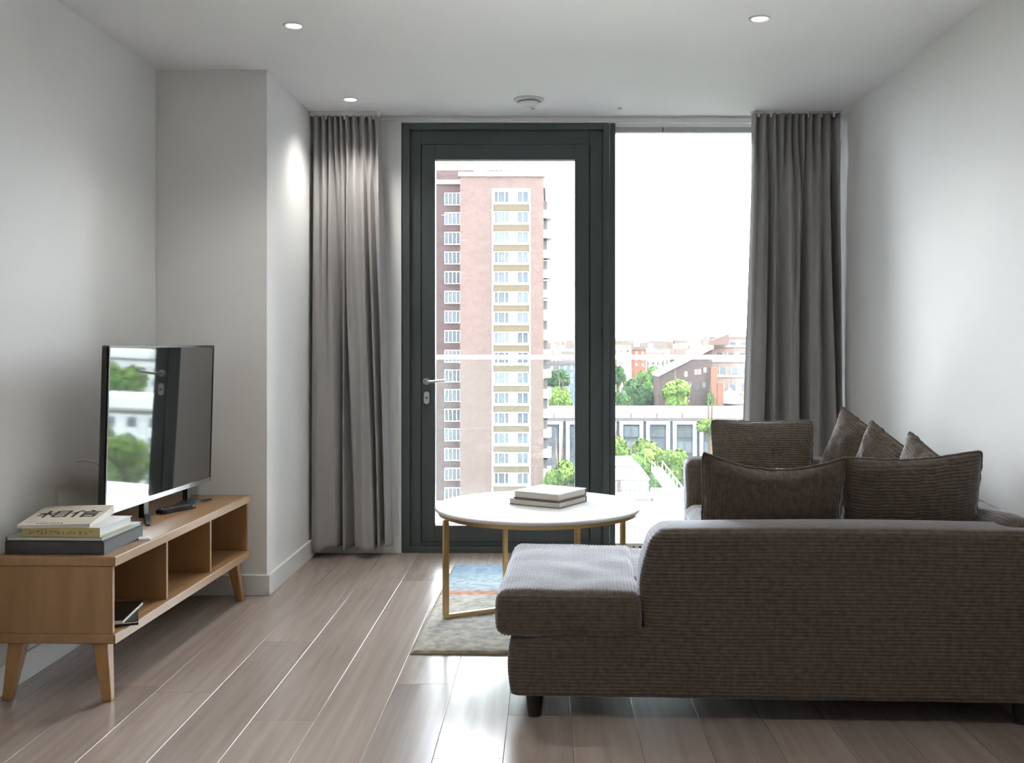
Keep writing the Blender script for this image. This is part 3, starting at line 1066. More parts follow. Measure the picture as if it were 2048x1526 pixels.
def near_panel():
    """side panel of the chaise: low in front, rising into the arm, one continuous cover"""
    zb, zt_, zs = 0.078, 0.615, 0.268
    v0, v1 = 0.0, 0.21
    rows = int((zt_ - zb) / (PITCH / 4.5))
    # ring: front left to right, then back
    nf, nb, nr = 60, 14, 7
    mb = MB()
    ring = []

    def row(z, shrink):
        ul = 0.012 + (AX - 0.012) * smooth((z - zs + 0.012) / 0.045)
        # rounded shoulder at the arm's top corner
        tcorner = max(0.0, (z - (zt_ - 0.055)) / 0.055)
        if z > zs + .03:
            ul += 0.05 * (1 - math.sqrt(max(0, 1 - tcorner ** 2)))
            ul += 0.030 * smooth((z - zs) / .5) - 0.022 * math.sin(PI * min(1, max(0, (z - .30) / .30)))
        ul -= 0.010 * math.sin(PI * min(1, max(0, (z - zb) / .19))) if z < zs else 0
        ur = SW
        a0, a1 = v0 + shrink, v1 - shrink
        r = min(0.035, (a1 - a0) * .49)
        pts = []
        for k in range(nr + 1):          # front-left rounded corner
            t = PI + PI / 2 * k / nr
            pts.append((ul + r + r * math.cos(t), a0 + r + r * math.sin(t), math.cos(t), math.sin(t)))
        for k in range(1, nf):
            pts.append((ul + r + (ur - ul - 2 * r) * k / nf, a0, 0, -1))
        for k in range(nr + 1):
            t = 1.5 * PI + PI / 2 * k / nr
            pts.append((ur - r + r * math.cos(t), a0 + r + r * math.sin(t), math.cos(t), math.sin(t)))
        for k in range(nr + 1):
            t = PI / 2 * k / nr
            pts.append((ur - r + r * math.cos(t), a1 - r + r * math.sin(t), math.cos(t), math.sin(t)))
        for k in range(1, nf):
            pts.append((ur - r - (ur - ul - 2 * r) * k / nf, a1, 0, 1))
        for k in range(nr + 1):
            t = PI / 2 + PI / 2 * k / nr
            pts.append((ul + r + r * math.cos(t), a1 - r + r * math.sin(t), math.cos(t), math.sin(t)))
        out = []
        for (x, y, nx, ny) in pts:
            wv = 0.0025 * noise.noise(Vector((x * 3, y * 3, z * 2)))
            d = rib(z + wv) + 0.004 * noise.noise(Vector((x * 6, y * 6, z * 6))) + 0.0006 * noise.noise(Vector((x * 80, y * 80, z * 80)))
            sag = -0.004 * math.sin(x * 4.1)
            out.append((x + nx * d, y + ny * d, z + sag * smooth((z - .3) / .3)))
        return out
    R = 0.035
    for j in range(rows + 1):
        z = zb + (zt_ - zb) * j / rows
        sh = 0.0
        if z > zt_ - R:
            t = (z - (zt_ - R)) / R
            sh = R * (1 - math.sqrt(max(0, 1 - t * t)))
        if z < zb + .02:
            t = 1 - (z - zb) / .02
            sh = .02 * (1 - math.sqrt(max(0, 1 - t * t)))
        ring.append(row(z, sh))
    n = len(ring[0])
    vs_ = [p for r_ in ring for p in r_]
    fs = [(j * n + k, j * n + (k + 1) % n, (j + 1) * n + (k + 1) % n, (j + 1) * n + k) for j in range(rows) for k in range(n)]
    fs.append(tuple(range((rows) * n, (rows + 1) * n)))
    fs.append(tuple(range(n - 1, -1, -1)))
    mb.add(vs_, fs)
    return mb


upholstery('side_panel', near_panel())
upholstery('chaise_base', rbox(MB(), 0.012, SW - .12, 0.195, 0.80, 0.078, 0.268, 0.03, faces='xXYZz'))
upholstery('seat_base', rbox(MB(), 0.76, SW - .02, 0.80, SL - .02, 0.078, 0.268, 0.03, faces='xYZz', seed=3))
cc = MB()
rbox(cc, -0.032, AX - .012, -0.012, 0.80, 0.268, 0.412, 0.032, puff=0.010, bulge=0.004, wob=.006, seed=5)
rbox(cc, AX - .07, SW - .14, 0.215, 0.80, 0.268, 0.400, 0.045, puff=0.016, wob=.007, seed=6)
upholstery('chaise_cushion', cc)
upholstery('seat_cushion', rbox(MB(), 0.73, SW - .14, 0.81, 1.84, 0.268, 0.405, 0.045, top_axis='x', puff=0.015, bulge=.006, wob=.008, seed=9))
upholstery('back_panel', rbox(MB(), SW - .13, SW, 0.06, SL - .02, 0.078, 0.636, 0.055, top_axis='x', wob=.008, seed=12, faces='xXyYZ'))
upholstery('far_arm', rbox(MB(), 0.735, SW, SL - .20, SL, 0.078, 0.625, 0.04, top_axis='y', wob=.006, seed=15))
SLEG = mat('dark_leg', (0.018, 0.015, 0.013), 0.4)
for (x, y) in ((0.085, 0.065), (SW - .08, 0.065), (0.085, 0.62), (0.84, SL - .10), (SW - .08, SL - .10)):
    z0 = 0.0
    MB().frustum((x, y, z0), (x, y, .085), .021, .030, 20).build('leg', SLEG, so, auto=True)


# scatter cushions ----------------------------------------------------


def cushion(label, loc, rot, w, h, t, ribs='h', seed=0.0, dent=(0, 0), ear=0.10, lean=None):
    """pillow standing in its local xz plane, thickness along y; ribs 'h' level, 'v' upright"""
    def side(sg):
        def fn(u, v):
            a, b_ = 2 * u - 1, 2 * v - 1
            pin_x = 1 - ear * (1 - b_ * b_) * abs(a) ** 3
            pin_z = 1 - ear * (1 - a * a) * abs(b_) ** 3
            x = a * w / 2 * pin_x
            z = b_ * h / 2 * pin_z
            rc_ = 1 - 0.045 * (abs(a) * abs(b_)) ** 7
            x, z = x * rc_, z * rc_
            prof = (max(0, 1 - abs(a) ** 2.4) ** 0.50) * (max(0, 1 - abs(b_) ** 2.4) ** 0.50)
            y = t / 2 * prof
            s = (z if ribs == 'h' else x) + 0.004 * noise.noise(Vector((a * 2.2, b_ * 2.2, seed)))
            y += (rib(s, PITCH * 1.02, 0.0034)) * smooth(prof * 4 + .25)
            y += 0.014 * noise.noise(Vector((a * 1.7 + seed, b_ * 1.7, sg * 3))) * prof
            cr = 0.009 * noise.noise(Vector((a * 4 + seed, b_ * 4 + sg, 7.0))) * prof
            y += cr
            # crumple of the top edge
            zz = z + dent[0] * max(0, b_) ** 2 * (1 - a * a) + dent[1] * max(0, b_) ** 2 * math.exp(-((a - .35) / .3) ** 2)
            zz += 0.004 * noise.noise(Vector((a * 9 + seed, b_ * 9, 2)))
            xx = x + 0.004 * noise.noise(Vector((a * 9, b_ * 9 + seed, 5)))
            if ribs == 'h':
                xx += math.copysign(rib(z, PITCH * 1.02, .004), a) * abs(a) ** 12
            else:
                zz += math.copysign(rib(x, PITCH * 1.02, .004), b_) * abs(b_) ** 12
            return (xx, sg * y, zz + h / 2)
        return fn
    fine, coarse = (int(h / (PITCH / 5.0)), 46) if ribs == 'h' else (int(w / (PITCH / 5.0)), 46)
    mb = MB()
    nu, nv = (coarse, fine) if ribs == 'h' else (fine, coarse)
    mb.grid(side(1), nu, nv)
    k0_ = len(mb.f)
    mb.grid(side(-1), nu, nv)
    for k in range(k0_):
        mb.f[k] = mb.f[k][::-1]
    r = empty('scatter_cushion', loc, 0, label=label, cat='cushion', group='corduroy scatter cushions on the sofa')
    r.rotation_euler = rot
    o = obj('cover', mb.mesh('cover', CORD, smooth=True), r)
    # piped seam round the edge
    pts = []
    for k in range(241):
        q = k / 240 * 4
        if q < 1:
            a, b_ = -1 + 2 * q, -1
        elif q < 2:
            a, b_ = 1, -1 + 2 * (q - 1)
        elif q < 3:
            a, b_ = 1 - 2 * (q - 2), 1
        else:
            a, b_ = -1, 1 - 2 * (q - 3)
        p = side(1)((a + 1) / 2, (b_ + 1) / 2)
        pts.append((p[0], 0, p[2]))
    sb = MB().tube(pts, .0055, 8)
    obj('seam', sb.mesh('seam', CORD, smooth=True), r)
    return r


def son(x, y, z):
    return SMx @ Vector((x, y, z))


R_ = math.radians
# A, B lean on the near arm; C stands against the far arm; D, E, F lie along the back
pA = px(1537, 1040, 3.55)
cushion('dark corduroy cushion with upright ribs and a sagging top, leaning on the near arm', (pA.x, 3.57, 0.410), (R_(13), R_(1.5), R_(-3)), 0.50, 0.425, 0.15, 'v', 1.0, dent=(-.048, 0), ear=.07)
pB = px(1819, 1040, 3.55)
cushion('dark corduroy cushion with level ribs, leaning on the near arm beside the wall', (pB.x, 3.56, 0.410), (R_(12), R_(-2.5), R_(3)), 0.485, 0.425, 0.16, 'h', 2.0, dent=(-.012, 0), ear=.06)
pC = px(1522, 935, 5.0)
cushion('corduroy cushion with level ribs standing square against the far arm', (pC.x, 4.93, 0.432), (R_(-9), 0, R_(-2)), 0.50, 0.40, 0.15, 'h', 3.0, ear=.06)
cushion('corduroy cushion propped on one corner in the far corner of the sofa back', (1.375, 4.74, 0.495), (R_(-5), R_(24), R_(-60)), 0.42, 0.36, 0.14, 'h', 4.0)
cushion('corduroy cushion with a bunched pointed corner, in the middle of the sofa back', (1.385, 4.36, 0.490), (R_(-5), R_(25), R_(-62)), 0.40, 0.33, 0.13, 'h', 5.0)
cushion('corduroy cushion mostly hidden behind the dark level-ribbed one', (1.405, 3.95, 0.482), (R_(-5), R_(22), R_(-72)), 0.38, 0.33, 0.12, 'h', 6.0)


# ------------------------------------------------------------------ the town outside
def xnoisy(name, c1, c2, **kw):
    kw['spec'] = 0.0
    return noisy(name, c1, c2, **kw)


def xmat(name, c1, rough=0.8):
    return mat(name, c1, rough, spec=0.0)


GZ = -31.0                 # street level, the flat is on an upper floor
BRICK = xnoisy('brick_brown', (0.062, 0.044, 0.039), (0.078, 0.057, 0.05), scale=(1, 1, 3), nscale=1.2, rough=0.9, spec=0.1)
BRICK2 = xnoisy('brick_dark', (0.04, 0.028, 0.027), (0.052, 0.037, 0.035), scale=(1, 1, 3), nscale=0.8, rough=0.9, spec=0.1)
BRICKR = xnoisy('brick_red', (0.1, 0.042, 0.03), (0.125, 0.058, 0.042), nscale=0.6, rough=0.9, spec=0.1)
BRICKP = xnoisy('brick_pale', (0.1, 0.074, 0.064), (0.125, 0.094, 0.083), scale=(1, 1, 4), nscale=0.5, rough=0.9, spec=0.1)
STONE = xmat('coping_stone', (0.16, 0.145, 0.13), 0.8)
CREAM = xmat('cream_panel', (0.22, 0.21, 0.2), 0.7)
WHITEF = xmat('white_frame', (0.3, 0.3, 0.3), 0.6)
OLIVE = xmat('spandrel_olive', (0.06, 0.048, 0.032), 0.8)
WGLASS = xnoisy('town_glass', (0.045, 0.052, 0.058), (0.07, 0.08, 0.088), nscale=0.3, rough=0.3, spec=0.03, rnd=0.3)
BALC = xmat('balcony_white', (0.28, 0.28, 0.27), 0.7)
ROOFG = xnoisy('roof_felt', (0.055, 0.05, 0.048), (0.07, 0.064, 0.061), nscale=0.08, rough=0.9, spec=0.1)
RENDERW = xnoisy('render_white', (0.28, 0.28, 0.275), (0.33, 0.33, 0.325), nscale=0.2, rough=0.8)
BAYW = xmat('bay_frame_white', (0.25, 0.25, 0.25), 0.8)
CLADG = xnoisy('cladding_grey', (0.050, 0.060, 0.068), (0.065, 0.075, 0.084), nscale=0.5, rough=0.5)
SLATE = xmat('slate_roof', (0.06, 0.052, 0.052), 0.7)
TRUNK = xmat('bark', (0.05, 0.038, 0.028), 0.9)
LAWN = xnoisy('street_green', (0.025, 0.034, 0.016), (0.045, 0.045, 0.042), nscale=0.02, rough=0.95, detail=6, spec=0.05)

g = MB().box(-1500, 2600, 15, 1700, GZ - 2, GZ)
tag(g.build('ground_street', LAWN), kind='structure')


def leafmat(name, a, b_):
    m = xnoisy(name, a, b_, nscale=0.35, rough=0.7, detail=3, spec=0.15, rnd=0.15)
    return m


LEAF = [leafmat('leaf_bright', (0.036, 0.064, 0.014), (0.07, 0.1, 0.026)),
        leafmat('leaf_mid', (0.022, 0.046, 0.014), (0.046, 0.076, 0.023)),
        leafmat('leaf_deep', (0.017, 0.036, 0.016), (0.034, 0.056, 0.025))]


def crown_mesh(seed, n=4200, leaf=0.098):
    """unit crown (radius about 1, centre at the origin): lobes covered with leaf sprays"""
    r = random.Random(seed)
    lobes = [(Vector((0, 0, 0)), .62)]
    for k in range(11):
        t, p = r.uniform(0, 2 * PI), r.uniform(-.5, 1.0)
        q = math.sqrt(max(0, 1 - (p * .9) ** 2))
        lobes.append((Vector((math.cos(t) * q * .58, math.sin(t) * q * .58, p * .60)), r.uniform(.26, .42)))
    b = MB()
    for c_, R in lobes:                      # inner mass of the lobes
        vs_, fs = [], []
        nu, nv = 10, 6
        for j in range(nv + 1):
            for i in range(nu):
                th_, ph_ = PI * j / nv, 2 * PI * i / nu
                d = Vector((math.sin(th_) * math.cos(ph_), math.sin(th_) * math.sin(ph_), math.cos(th_)))
                vs_.append(c_ + d * R * .84 * (1 + .15 * noise.noise(d * 3 + c_ * 5)))
        for j in range(nv):
            for i in range(nu):
                i2 = (i + 1) % nu
                fs.append((j * nu + i, (j + 1) * nu + i, (j + 1) * nu + i2, j * nu + i2))
        b.add(vs_, fs)
    for k in range(n):
        c_, R = r.choice(lobes[1:] if r.random() < .8 else lobes)
        d = Vector((r.gauss(0, 1), r.gauss(0, 1), r.gauss(.25, 1))).normalized()
        p = c_ + d * R * r.uniform(.82, 1.12)
        nn = (d + Vector((r.uniform(-.8, .8), r.uniform(-.8, .8), r.uniform(-.2, .9)))).normalized()
        a = nn.orthogonal().normalized()
        e2 = nn.cross(a)
        t = r.uniform(0, PI)
        a, e2 = a * math.cos(t) + e2 * math.sin(t), e2 * math.cos(t) - a * math.sin(t)
        s_ = leaf * r.uniform(.6, 1.4)
        b.add([p - a * s_, p + e2 * s_ * .55, p + a * s_, p - e2 * s_ * .55], [(0, 1, 2, 3)])
    return b


CROWNS = [crown_mesh(20 + i) for i in range(3)]
CRM = {}
TRK = MB().frustum((0, 0, 0), (0, 0, 1), 1.0, .6, 10).tube([(0, 0, .7), (1.2, .3, .9), (3.0, .6, 1.15)], .35, 6).tube([(0, 0, .75), (-1.2, -.4, .95), (-2.8, -.5, 1.2)], .35, 6).mesh('trunk', TRUNK)


def tree(x, Y, ztop, rx, rz, kind, label, group, seed=0):
    """crown top at ztop, half-widths rx and rz (metres)"""
    key = (seed % 3, kind)
    if key not in CRM:
        CRM[key] = CROWNS[key[0]].mesh('foliage', LEAF[kind])
    r = empty('tree', (x, Y, GZ), 0, label=label, cat='tree', group=group)
    zc = ztop - rz
    f = obj('foliage', CRM[key], r, (0, 0, zc - GZ), (0, 0, seed * 1.3), (rx, rx * .9, rz))
    h_ = zc - GZ - rz * .2
    obj('trunk', TRK, r, (0, 0, 0), None, (rx * .06, rx * .06, h_))
    return r


# --- brick tower block
TY = 142.0
TS = F / TY
FLR = 40.25 / TS


def tx(x):
    return (x - VX) / TS


def tzz(y):
    return EYE - (y - VY) / TS


tower = empty('tower_block', (tx(1000), TY, GZ), label='tall brown brick tower block with white window bays, seen through the balcony door', cat='building')
toff = Vector((-tx(1000), -TY, -GZ))


def tbox(name, m, x0, x1, y0, y1, z0, z1, parent=None):
    o = MB().box(x0, x1, y0, y1, z0, z1).build(name, m, parent or tower)
    if parent is None:
        o.location = toff
    return o


tw = MB()
tw.box(tx(920), tx(985), TY, TY + 16, GZ, tzz(353))
tw.box(tx(985), tx(1060), TY + .45, TY + 16, GZ, tzz(353))
tw.box(tx(985), tx(1060), TY, TY + .45, tzz(378), tzz(353))
tw.box(tx(1060), tx(1087), TY, TY + 16, GZ, tzz(353))
o = tw.build('brick_wall', BRICK, tower)
o.location = toff
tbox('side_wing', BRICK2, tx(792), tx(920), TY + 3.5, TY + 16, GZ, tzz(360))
tbox('parapet', STONE, tx(917), tx(1090), TY - .25, TY + 16.2, tzz(353), tzz(344))
tbox('parapet', STONE, tx(792), tx(921), TY + 3.2, TY + 16, tzz(361), tzz(352))
tbox('parapet_return', STONE, tx(1084), tx(1091), TY + .5, TY + 15, tzz(375), tzz(353))
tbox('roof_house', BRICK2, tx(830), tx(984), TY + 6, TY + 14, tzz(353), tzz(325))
tbox('roof_plant', WHITEF, tx(946), tx(1002), TY + 1.5, TY + 3.5, tzz(345), tzz(336))
for k in range(6):
    tbox('roof_rail_post', SLATE, tx(972 + k * 10), tx(973.5 + k * 10), TY + 1.0, TY + 1.2, tzz(345), tzz(338))
tbox('roof_rail', SLATE, tx(972), tx(1024), TY + 1.0, TY + 1.15, tzz(339.5), tzz(338))
tbox('aerial', SLATE, tx(1081), tx(1082), TY + 2, TY + 2.1, tzz(345), tzz(327))
tbox('vent_cowl', SLATE, tx(980), tx(995), TY + 5, TY + 6, tzz(337), tzz(329))
tbox('bay_edge', WHITEF, tx(983.5), tx(986.5), TY - .10, TY + .5, GZ, tzz(377))
tbox('bay_edge', WHITEF, tx(1058.5), tx(1061.5), TY - .10, TY + .5, GZ, tzz(377))
tbox('bay_edge', WHITEF, tx(983.5), tx(1061.5), TY - .12, TY + .5, tzz(379.5), tzz(377))


def winmesh(w, h, nm, d=.18):
    """white casement: frame with nm mullions, hinge side marked by a narrower light"""
    b = MB()
    t = .11
    b.box(0, w, 0, d, 0, t).box(0, w, 0, d, h - t, h).box(0, t, 0, d, 0, h).box(w - t, w, 0, d, 0, h)
    for k in range(1, nm + 1):
        x = w * (k / (nm + 1)) if nm != 2 else w * (.28 if k == 1 else .72)
        b.box(x - t / 2, x + t / 2, 0.02, d, t, h - t)
    return b.mesh('window', WHITEF)


def panemesh(w, h):
    return MB().box(.05, w - .05, .10, .14, .05, h - .05).mesh('pane', WGLASS)


wl, wr, wh = tx(1018) - tx(988), tx(1057) - tx(1034), (405.5 - 382) / TS
W1, P1 = winmesh(wl, wh, 2), panemesh(wl, wh)
W2, P2 = winmesh(wr, wh, 1), panemesh(wr, wh)
ww, wwh = tx(917) - tx(884), 26 / TS
W3, P3 = winmesh(ww, wwh, 3), panemesh(ww, wwh)
SPM = MB().box(tx(986.5), tx(1058.5), 0, .4, 0, 12 / TS).mesh('spandrel', OLIVE)
PNM = MB().box(tx(986.5), tx(1058.5), 0.25, .42, 0, 27.5 / TS).mesh('bay_panel', CREAM)
SLM = MB().box(tx(986.5), tx(1058.5), -.08, .4, 0, .14).mesh('bay_sill', WHITEF)
NF = 20
for k in range(NF):
    yb_ = 405.5 + 40.25 * k                # window foot in the photograph
    zb_ = tzz(yb_)
    if zb_ < GZ + 1:
        break
    for (nm, me, X, Y, Z, pane) in (('window', W1, tx(988), TY + .10, zb_, P1), ('window', W2, tx(1034), TY + .10, zb_, P2),
                                    ('window', W3, tx(884), TY + 3.36, zb_ + 0.1, P3)):
        w_ = obj(nm, me, tower, Vector((X, Y, Z)) + toff)
        obj('pane', pane, w_)
    obj('bay_panel', PNM, tower, Vector((0, TY, zb_ - .1)) + toff)
    obj('spandrel', SPM, tower, Vector((0, TY, zb_ - .24 - 12 / TS)) + toff)
    obj('bay_sill', SLM, tower, Vector((0, TY, zb_ - .24)) + toff)
    # rounded balcony on the flank
    by = tzz(434 + 40.25 * k)
    bb = MB()
    prof = [(tx(1087) + 1.12 * math.sin(t), TY + 3 + 2.2 * (1 - math.cos(t)) if t <= PI / 2 else 0) for t in (0, .4, .8, 1.2, PI / 2)]
    poly = [(tx(1087), TY + 1.0), (tx(1087) + .75, TY + 1.05), (tx(1087) + 1.02, TY + 1.5), (tx(1087) + 1.10, TY + 2.4), (tx(1087) + 1.10, TY + 5.0), (tx(1087), TY + 5.2)]
    if k == 0:
        BALM = MB().prism(poly, 0, 1.15).mesh('balcony', BALC)
        DRKM = MB().box(tx(1087), tx(1087) + .55, TY + 1.6, TY + 4.8, 1.15, 2.45).mesh('balcony_screen', SLATE)
    ob = obj('balcony', BALM, tower, Vector((0, 0, by)) + toff)
    obj('balcony_screen', DRKM, ob)

# --- long flat-roofed block with white bay frames
FB = empty('flat_roofed_block', (20, 200, GZ), label='long low grey block with a flat roof and white bay frames beyond the balcony', cat='building')
fo = Vector((-20, -200, -GZ))


def fpx(x, y, Y=200.0):
    return px(x, y, Y)


def fbox(name, m, x0, x1, y0, y1, z0, z1):
    o = MB().box(x0, x1, y0, y1, z0, z1).build(name, m, FB)
    o.location = fo
    return o


rz_ = fpx(0, 838).z
fbox('main_wall', CLADG, -14, 31.5, 200, 243, GZ, rz_ - .3)
fbox('flat_roof', ROOFG, -14.4, 32, 199.6, 244, rz_ - .3, rz_)
fbox('wing_wall', CLADG, 31.5, 62, 203, 243, GZ, rz_ - 1.6)
fbox('wing_roof', ROOFG, 31.4, 62.5, 202.6, 244, rz_ - 1.6, rz_ - .05)
for (x0, x1) in ((-14, 33),):
    fbox('roof_kerb', SLATE, x0, x1 - 1.5, 199.55, 199.9, rz_ - .45, rz_ + .25)
for i in range(9):
    xa = -12 + i * 5.2
    if xa > 30:
        break
    for nm, d0, d1 in (('bay_frame', 0, .7), ('bay_frame', 3.9, 4.6)):
        fbox(nm, BAYW, xa + d0, xa + d1, 199.2, 200.05, GZ + 2, rz_ - 1.0)
    fbox('bay_head', BAYW, xa, xa + 4.6, 199.2, 200.05, rz_ - 1.0, rz_ - .45)
    for j in range(4):
        zw = rz_ - 3.4 - j * 3.1
        w_ = MB().box(xa + .9, xa + 3.7, 199.75, 199.98, zw, zw + 2.0).build('window', WGLASS, FB)
        w_.location = fo
        MB().box(xa + 2.2, xa + 2.4, 199.6, 199.76, zw, zw + 2.0).box(xa + .8, xa + 3.8, 199.6, 199.76, zw - .12, zw).build('window_frame', SLATE, w_)
for i in range(4):
    xa = 32.5 + i * 6.5
    fbox('bay_frame', BAYW, xa, xa + 4.8, 202.0, 203.0, GZ + 2, rz_ - 2.0)
    w_ = MB().box(xa + .7, xa + 4.1, 201.7, 202.1, GZ + 3, rz_ - 2.8).build('window', WGLASS, FB)
    w_.location = fo
    MB().box(xa + 2.3, xa + 2.5, 201.6, 201.72, GZ + 3, rz_ - 2.8).build('window_frame', SLATE, w_)
for i in range(7):
    fbox('roof_vent', SLATE, -4 + i * 5.1, -3.7 + i * 5.1, 203, 203.3, rz_, rz_ + .9)

# --- stepped brick building on the right, with a steep sloping roof line in front
def simple(name, label, cat_='building', loc=(0, 0, GZ)):
    return empty(name, loc, label=label, cat=cat_)


def xbox(parent, name, m, x0, x1, y0, y1, z0, z1):
    o = MB().box(x0, x1, y0, y1, z0, z1).build(name, m, parent)
    o.location = -Vector(parent.location)
    return o


sb_ = simple('stepped_brick_building', 'pale pinkish brick building with stepped terraces beyond the right-hand curtain', loc=(48, 265, GZ))
D = 265.0
p0, p1 = px(1424, 690, D), px(1560, 800, D)
for k, (xa, ya, yb2, dy) in enumerate(((1432, 672, 700, 10), (1424, 692, 722, 7), (1428, 722, 752, 4.5), (1420, 752, 785, 2), (1418, 785, 830, 0))):
    a_, b2 = px(xa, ya, D), px(1580, yb2, D)
    xbox(sb_, 'storey', BRICKP, a_.x, b2.x, D + dy, D + 22, b2.z if k < 4 else GZ, a_.z)
    xbox(sb_, 'terrace_coping', STONE, a_.x - .2, b2.x, D + dy - .3, D + dy + .4, a_.z - .35, a_.z + .25)
    for j in range(5):
        X = a_.x + 2.2 + j * 3.1
        w_ = xbox(sb_, 'window', WGLASS, X, X + 1.7, D + dy - .08, D + dy + .1, b2.z + .5, b2.z + 2.0)
        MB().box(X - .12, X, D + dy - .15, D + dy, b2.z + .4, b2.z + 2.1).box(X + 1.7, X + 1.82, D + dy - .15, D + dy, b2.z + .4, b2.z + 2.1).build('window_frame', WHITEF, w_)
a_ = px(1440, 672, D)
o = MB().prism([(px(1426, 690, D).x, px(0, 690, D).z), (px(1462, 690, D).x, px(0, 690, D).z), (px(1462, 668, D).x, px(0, 668, D).z), (px(1428, 680, D).x, px(0, 680, D).z)], D + 3, D + 8, axis='y').build('roof_house', BRICK, sb_)
o.location = -Vector(sb_.location)
o = MB().frustum((px(1457, 770, D).x, D - 2, px(0, 805, D).z), (px(1457, 0, D).x, D - 2, px(0, 775, D).z), 4.2, .1, 4).build('pyramid_roof', RENDERW, sb_)
o.location = -Vector(sb_.location)

D = 258.0
sl = simple('sloping_roof_house', 'dark brick house with one long white-edged sloping roof behind the trees', loc=(36, D, GZ))
poly = [(px(1318, 0, D).x, GZ), (px(1424, 0, D).x, GZ), (px(1424, 0, D).x, px(0, 700, D).z), (px(1318, 0, D).x, px(0, 752, D).z)]
o = MB().prism(poly, D, D + 14, axis='y').build('brick_wall', BRICK2, sl)
o.location = -Vector(sl.location)
d0, d1 = Vector((px(1316, 0, D).x, px(0, 753, D).z)), Vector((px(1427, 0, D).x, px(0, 697, D).z))
o = MB().prism([(d0.x, d0.y), (d1.x, d1.y), (d1.x, d1.y + .75), (d0.x, d0.y + .75)], D - .5, D + 14.5, axis='y').build('roof', RENDERW, sl)
o.location = -Vector(sl.location)
for (x_, y_) in ((1372, 748), (1392, 744), (1399, 744), (1380, 770), (1395, 775), (1408, 770), (1410, 740)):
    q = px(x_, y_, D)
    xbox(sl, 'window', WHITEF if y_ < 760 else WGLASS, q.x - .35, q.x + .35, D - .06, D + .1, q.z - .6, q.z + .6)
for (x_, y0_, y1_) in ((1428, 735, 800), (1440, 765, 800)):
    q = px(x_, y0_, D - 1)
    xbox(sl, 'chimney_stack', BRICKR, q.x - .8, q.x + .8, D - 1.5, D + 1, GZ, q.z)

# --- white roofs and an outside stair below the balcony
D = 118.0
wh_ = simple('white_terrace_house', 'white stepped terrace roofs just below the balcony rail', loc=(10, D, GZ))
for (x0, x1, y0, y1, dd, m_) in ((1180, 1272, 930, 960, 6, RENDERW), (1180, 1297, 957, 1000, 0, RENDERW), (1180, 1299, 996, 1060, -5, RENDERW)):
    a_, b2 = px(x0, y0, D + dd), px(x1, y1, D + dd)
    xbox(wh_, 'wall', m_, a_.x, b2.x, D + dd, D + 16, GZ, a_.z - .25)
    xbox(wh_, 'roof_edge', SLATE, a_.x - .1, b2.x + .15, D + dd - .2, D + 16, a_.z - .25, a_.z - .12)
    xbox(wh_, 'roof_slab', RENDERW, a_.x - .1, b2.x + .15, D + dd - .15, D + 16, a_.z - .12, a_.z)
for k in range(5):
    q = px(1240 + k * 9, 985, D)
    xbox(wh_, 'window', WGLASS, q.x, q.x + .32, D - .05, D + .05, q.z - .5, q.z + .4)
q = px(1237, 965, D)
xbox(wh_, 'chimney', BRICK2, q.x - .2, q.x + .2, D - .6, D - .2, q.z - 1, q.z + .4)
st = simple('outside_stair', 'long pale outdoor stair with handrails beside the white terrace roofs', cat_='stair', loc=(14, D + 4, GZ))
s0, s1 = px(1306, 936, D + 14), px(1350, 996, D + 3.5)
dv = s1 - s0
for k in range(14):
    q = s0 + dv * (k / 13.0)
    xbox(st, 'step', RENDERW, q.x - .15, q.x + 1.2, q.y - .7, q.y + .7, q.z - .6, q.z)
for dx in (-.15, 1.2):
    o = MB().tube([s0 + Vector((dx, 0, .9)), s1 + Vector((dx, 0, .9))], .07, 6).build('handrail', RENDERW, st)
    o.location = -Vector(st.location)
    for k in range(7):
        q = s0 + dv * (k / 6.0) + Vector((dx, 0, 0))
        o = MB().tube([q - Vector((0, 0, .5)), q + Vector((0, 0, .9))], .04, 5).build('handrail_post', RENDERW, st)
        o.location = -Vector(st.location)
q0 = px(1300, 975, D + 2)
pv = simple('paved_court', 'grey paved court with low walls below the outdoor stair', cat_='courtyard', loc=(16, D, GZ))
for k in range(5):
    xbox(pv, 'retaining_wall', RENDERW, q0.x, q0.x + 14, D + 1 - k * 3.0, D + 1.6 - k * 3.0, GZ, q0.z - k * 1.0)
    xbox(pv, 'paving', ROOFG, q0.x, q0.x + 14, D + 1.6 - k * 3.0 - 3.6, D + 1.0 - k * 3.0, GZ, q0.z - .9 - k * 1.0)

# --- trees
GB = 'trees between the tower and the flat-roofed block'
GF = 'trees in front of the flat-roofed block'
GR = 'trees behind the flat-roofed block'


def tpx(x, y, D_, wpx, hpx, kind, label, group, seed):
    q = px(x, y, D_)
    tree(q.x, D_, q.z, wpx / F * D_, hpx / F * D_, kind, label, group, seed)


lb = 'bright leafy tree in front of the flat-roofed block'
tpx(1292, 872, 182, 48, 52, 0, 'bright leafy tree in front of the white bay frames of the flat-roofed block', GF, 1)
tpx(1345, 895, 176, 42, 48, 0, 'leafy tree beside the outdoor stair', GF, 2)
tpx(1236, 862, 186, 26, 46, 0, 'slim leafy tree between the door post and the white bay frames', GF, 3)
tpx(1118, 915, 130, 44, 48, 0, 'leafy tree at the foot of the tower block', GF, 4)
tpx(1390, 930, 170, 34, 40, 1, 'leafy tree between the outdoor stair and the sofa arm', GF, 5)
tpx(1300, 726, 300, 36, 44, 1, 'tall tree behind the flat roof, beside the sloping-roofed house', GR, 6)
tpx(1275, 752, 272, 34, 42, 2, 'dark full-crowned tree behind the flat roof', GR, 7)
tpx(1356, 757, 251, 40, 40, 0, 'bright round tree in front of the sloping-roofed house', GR, 8)
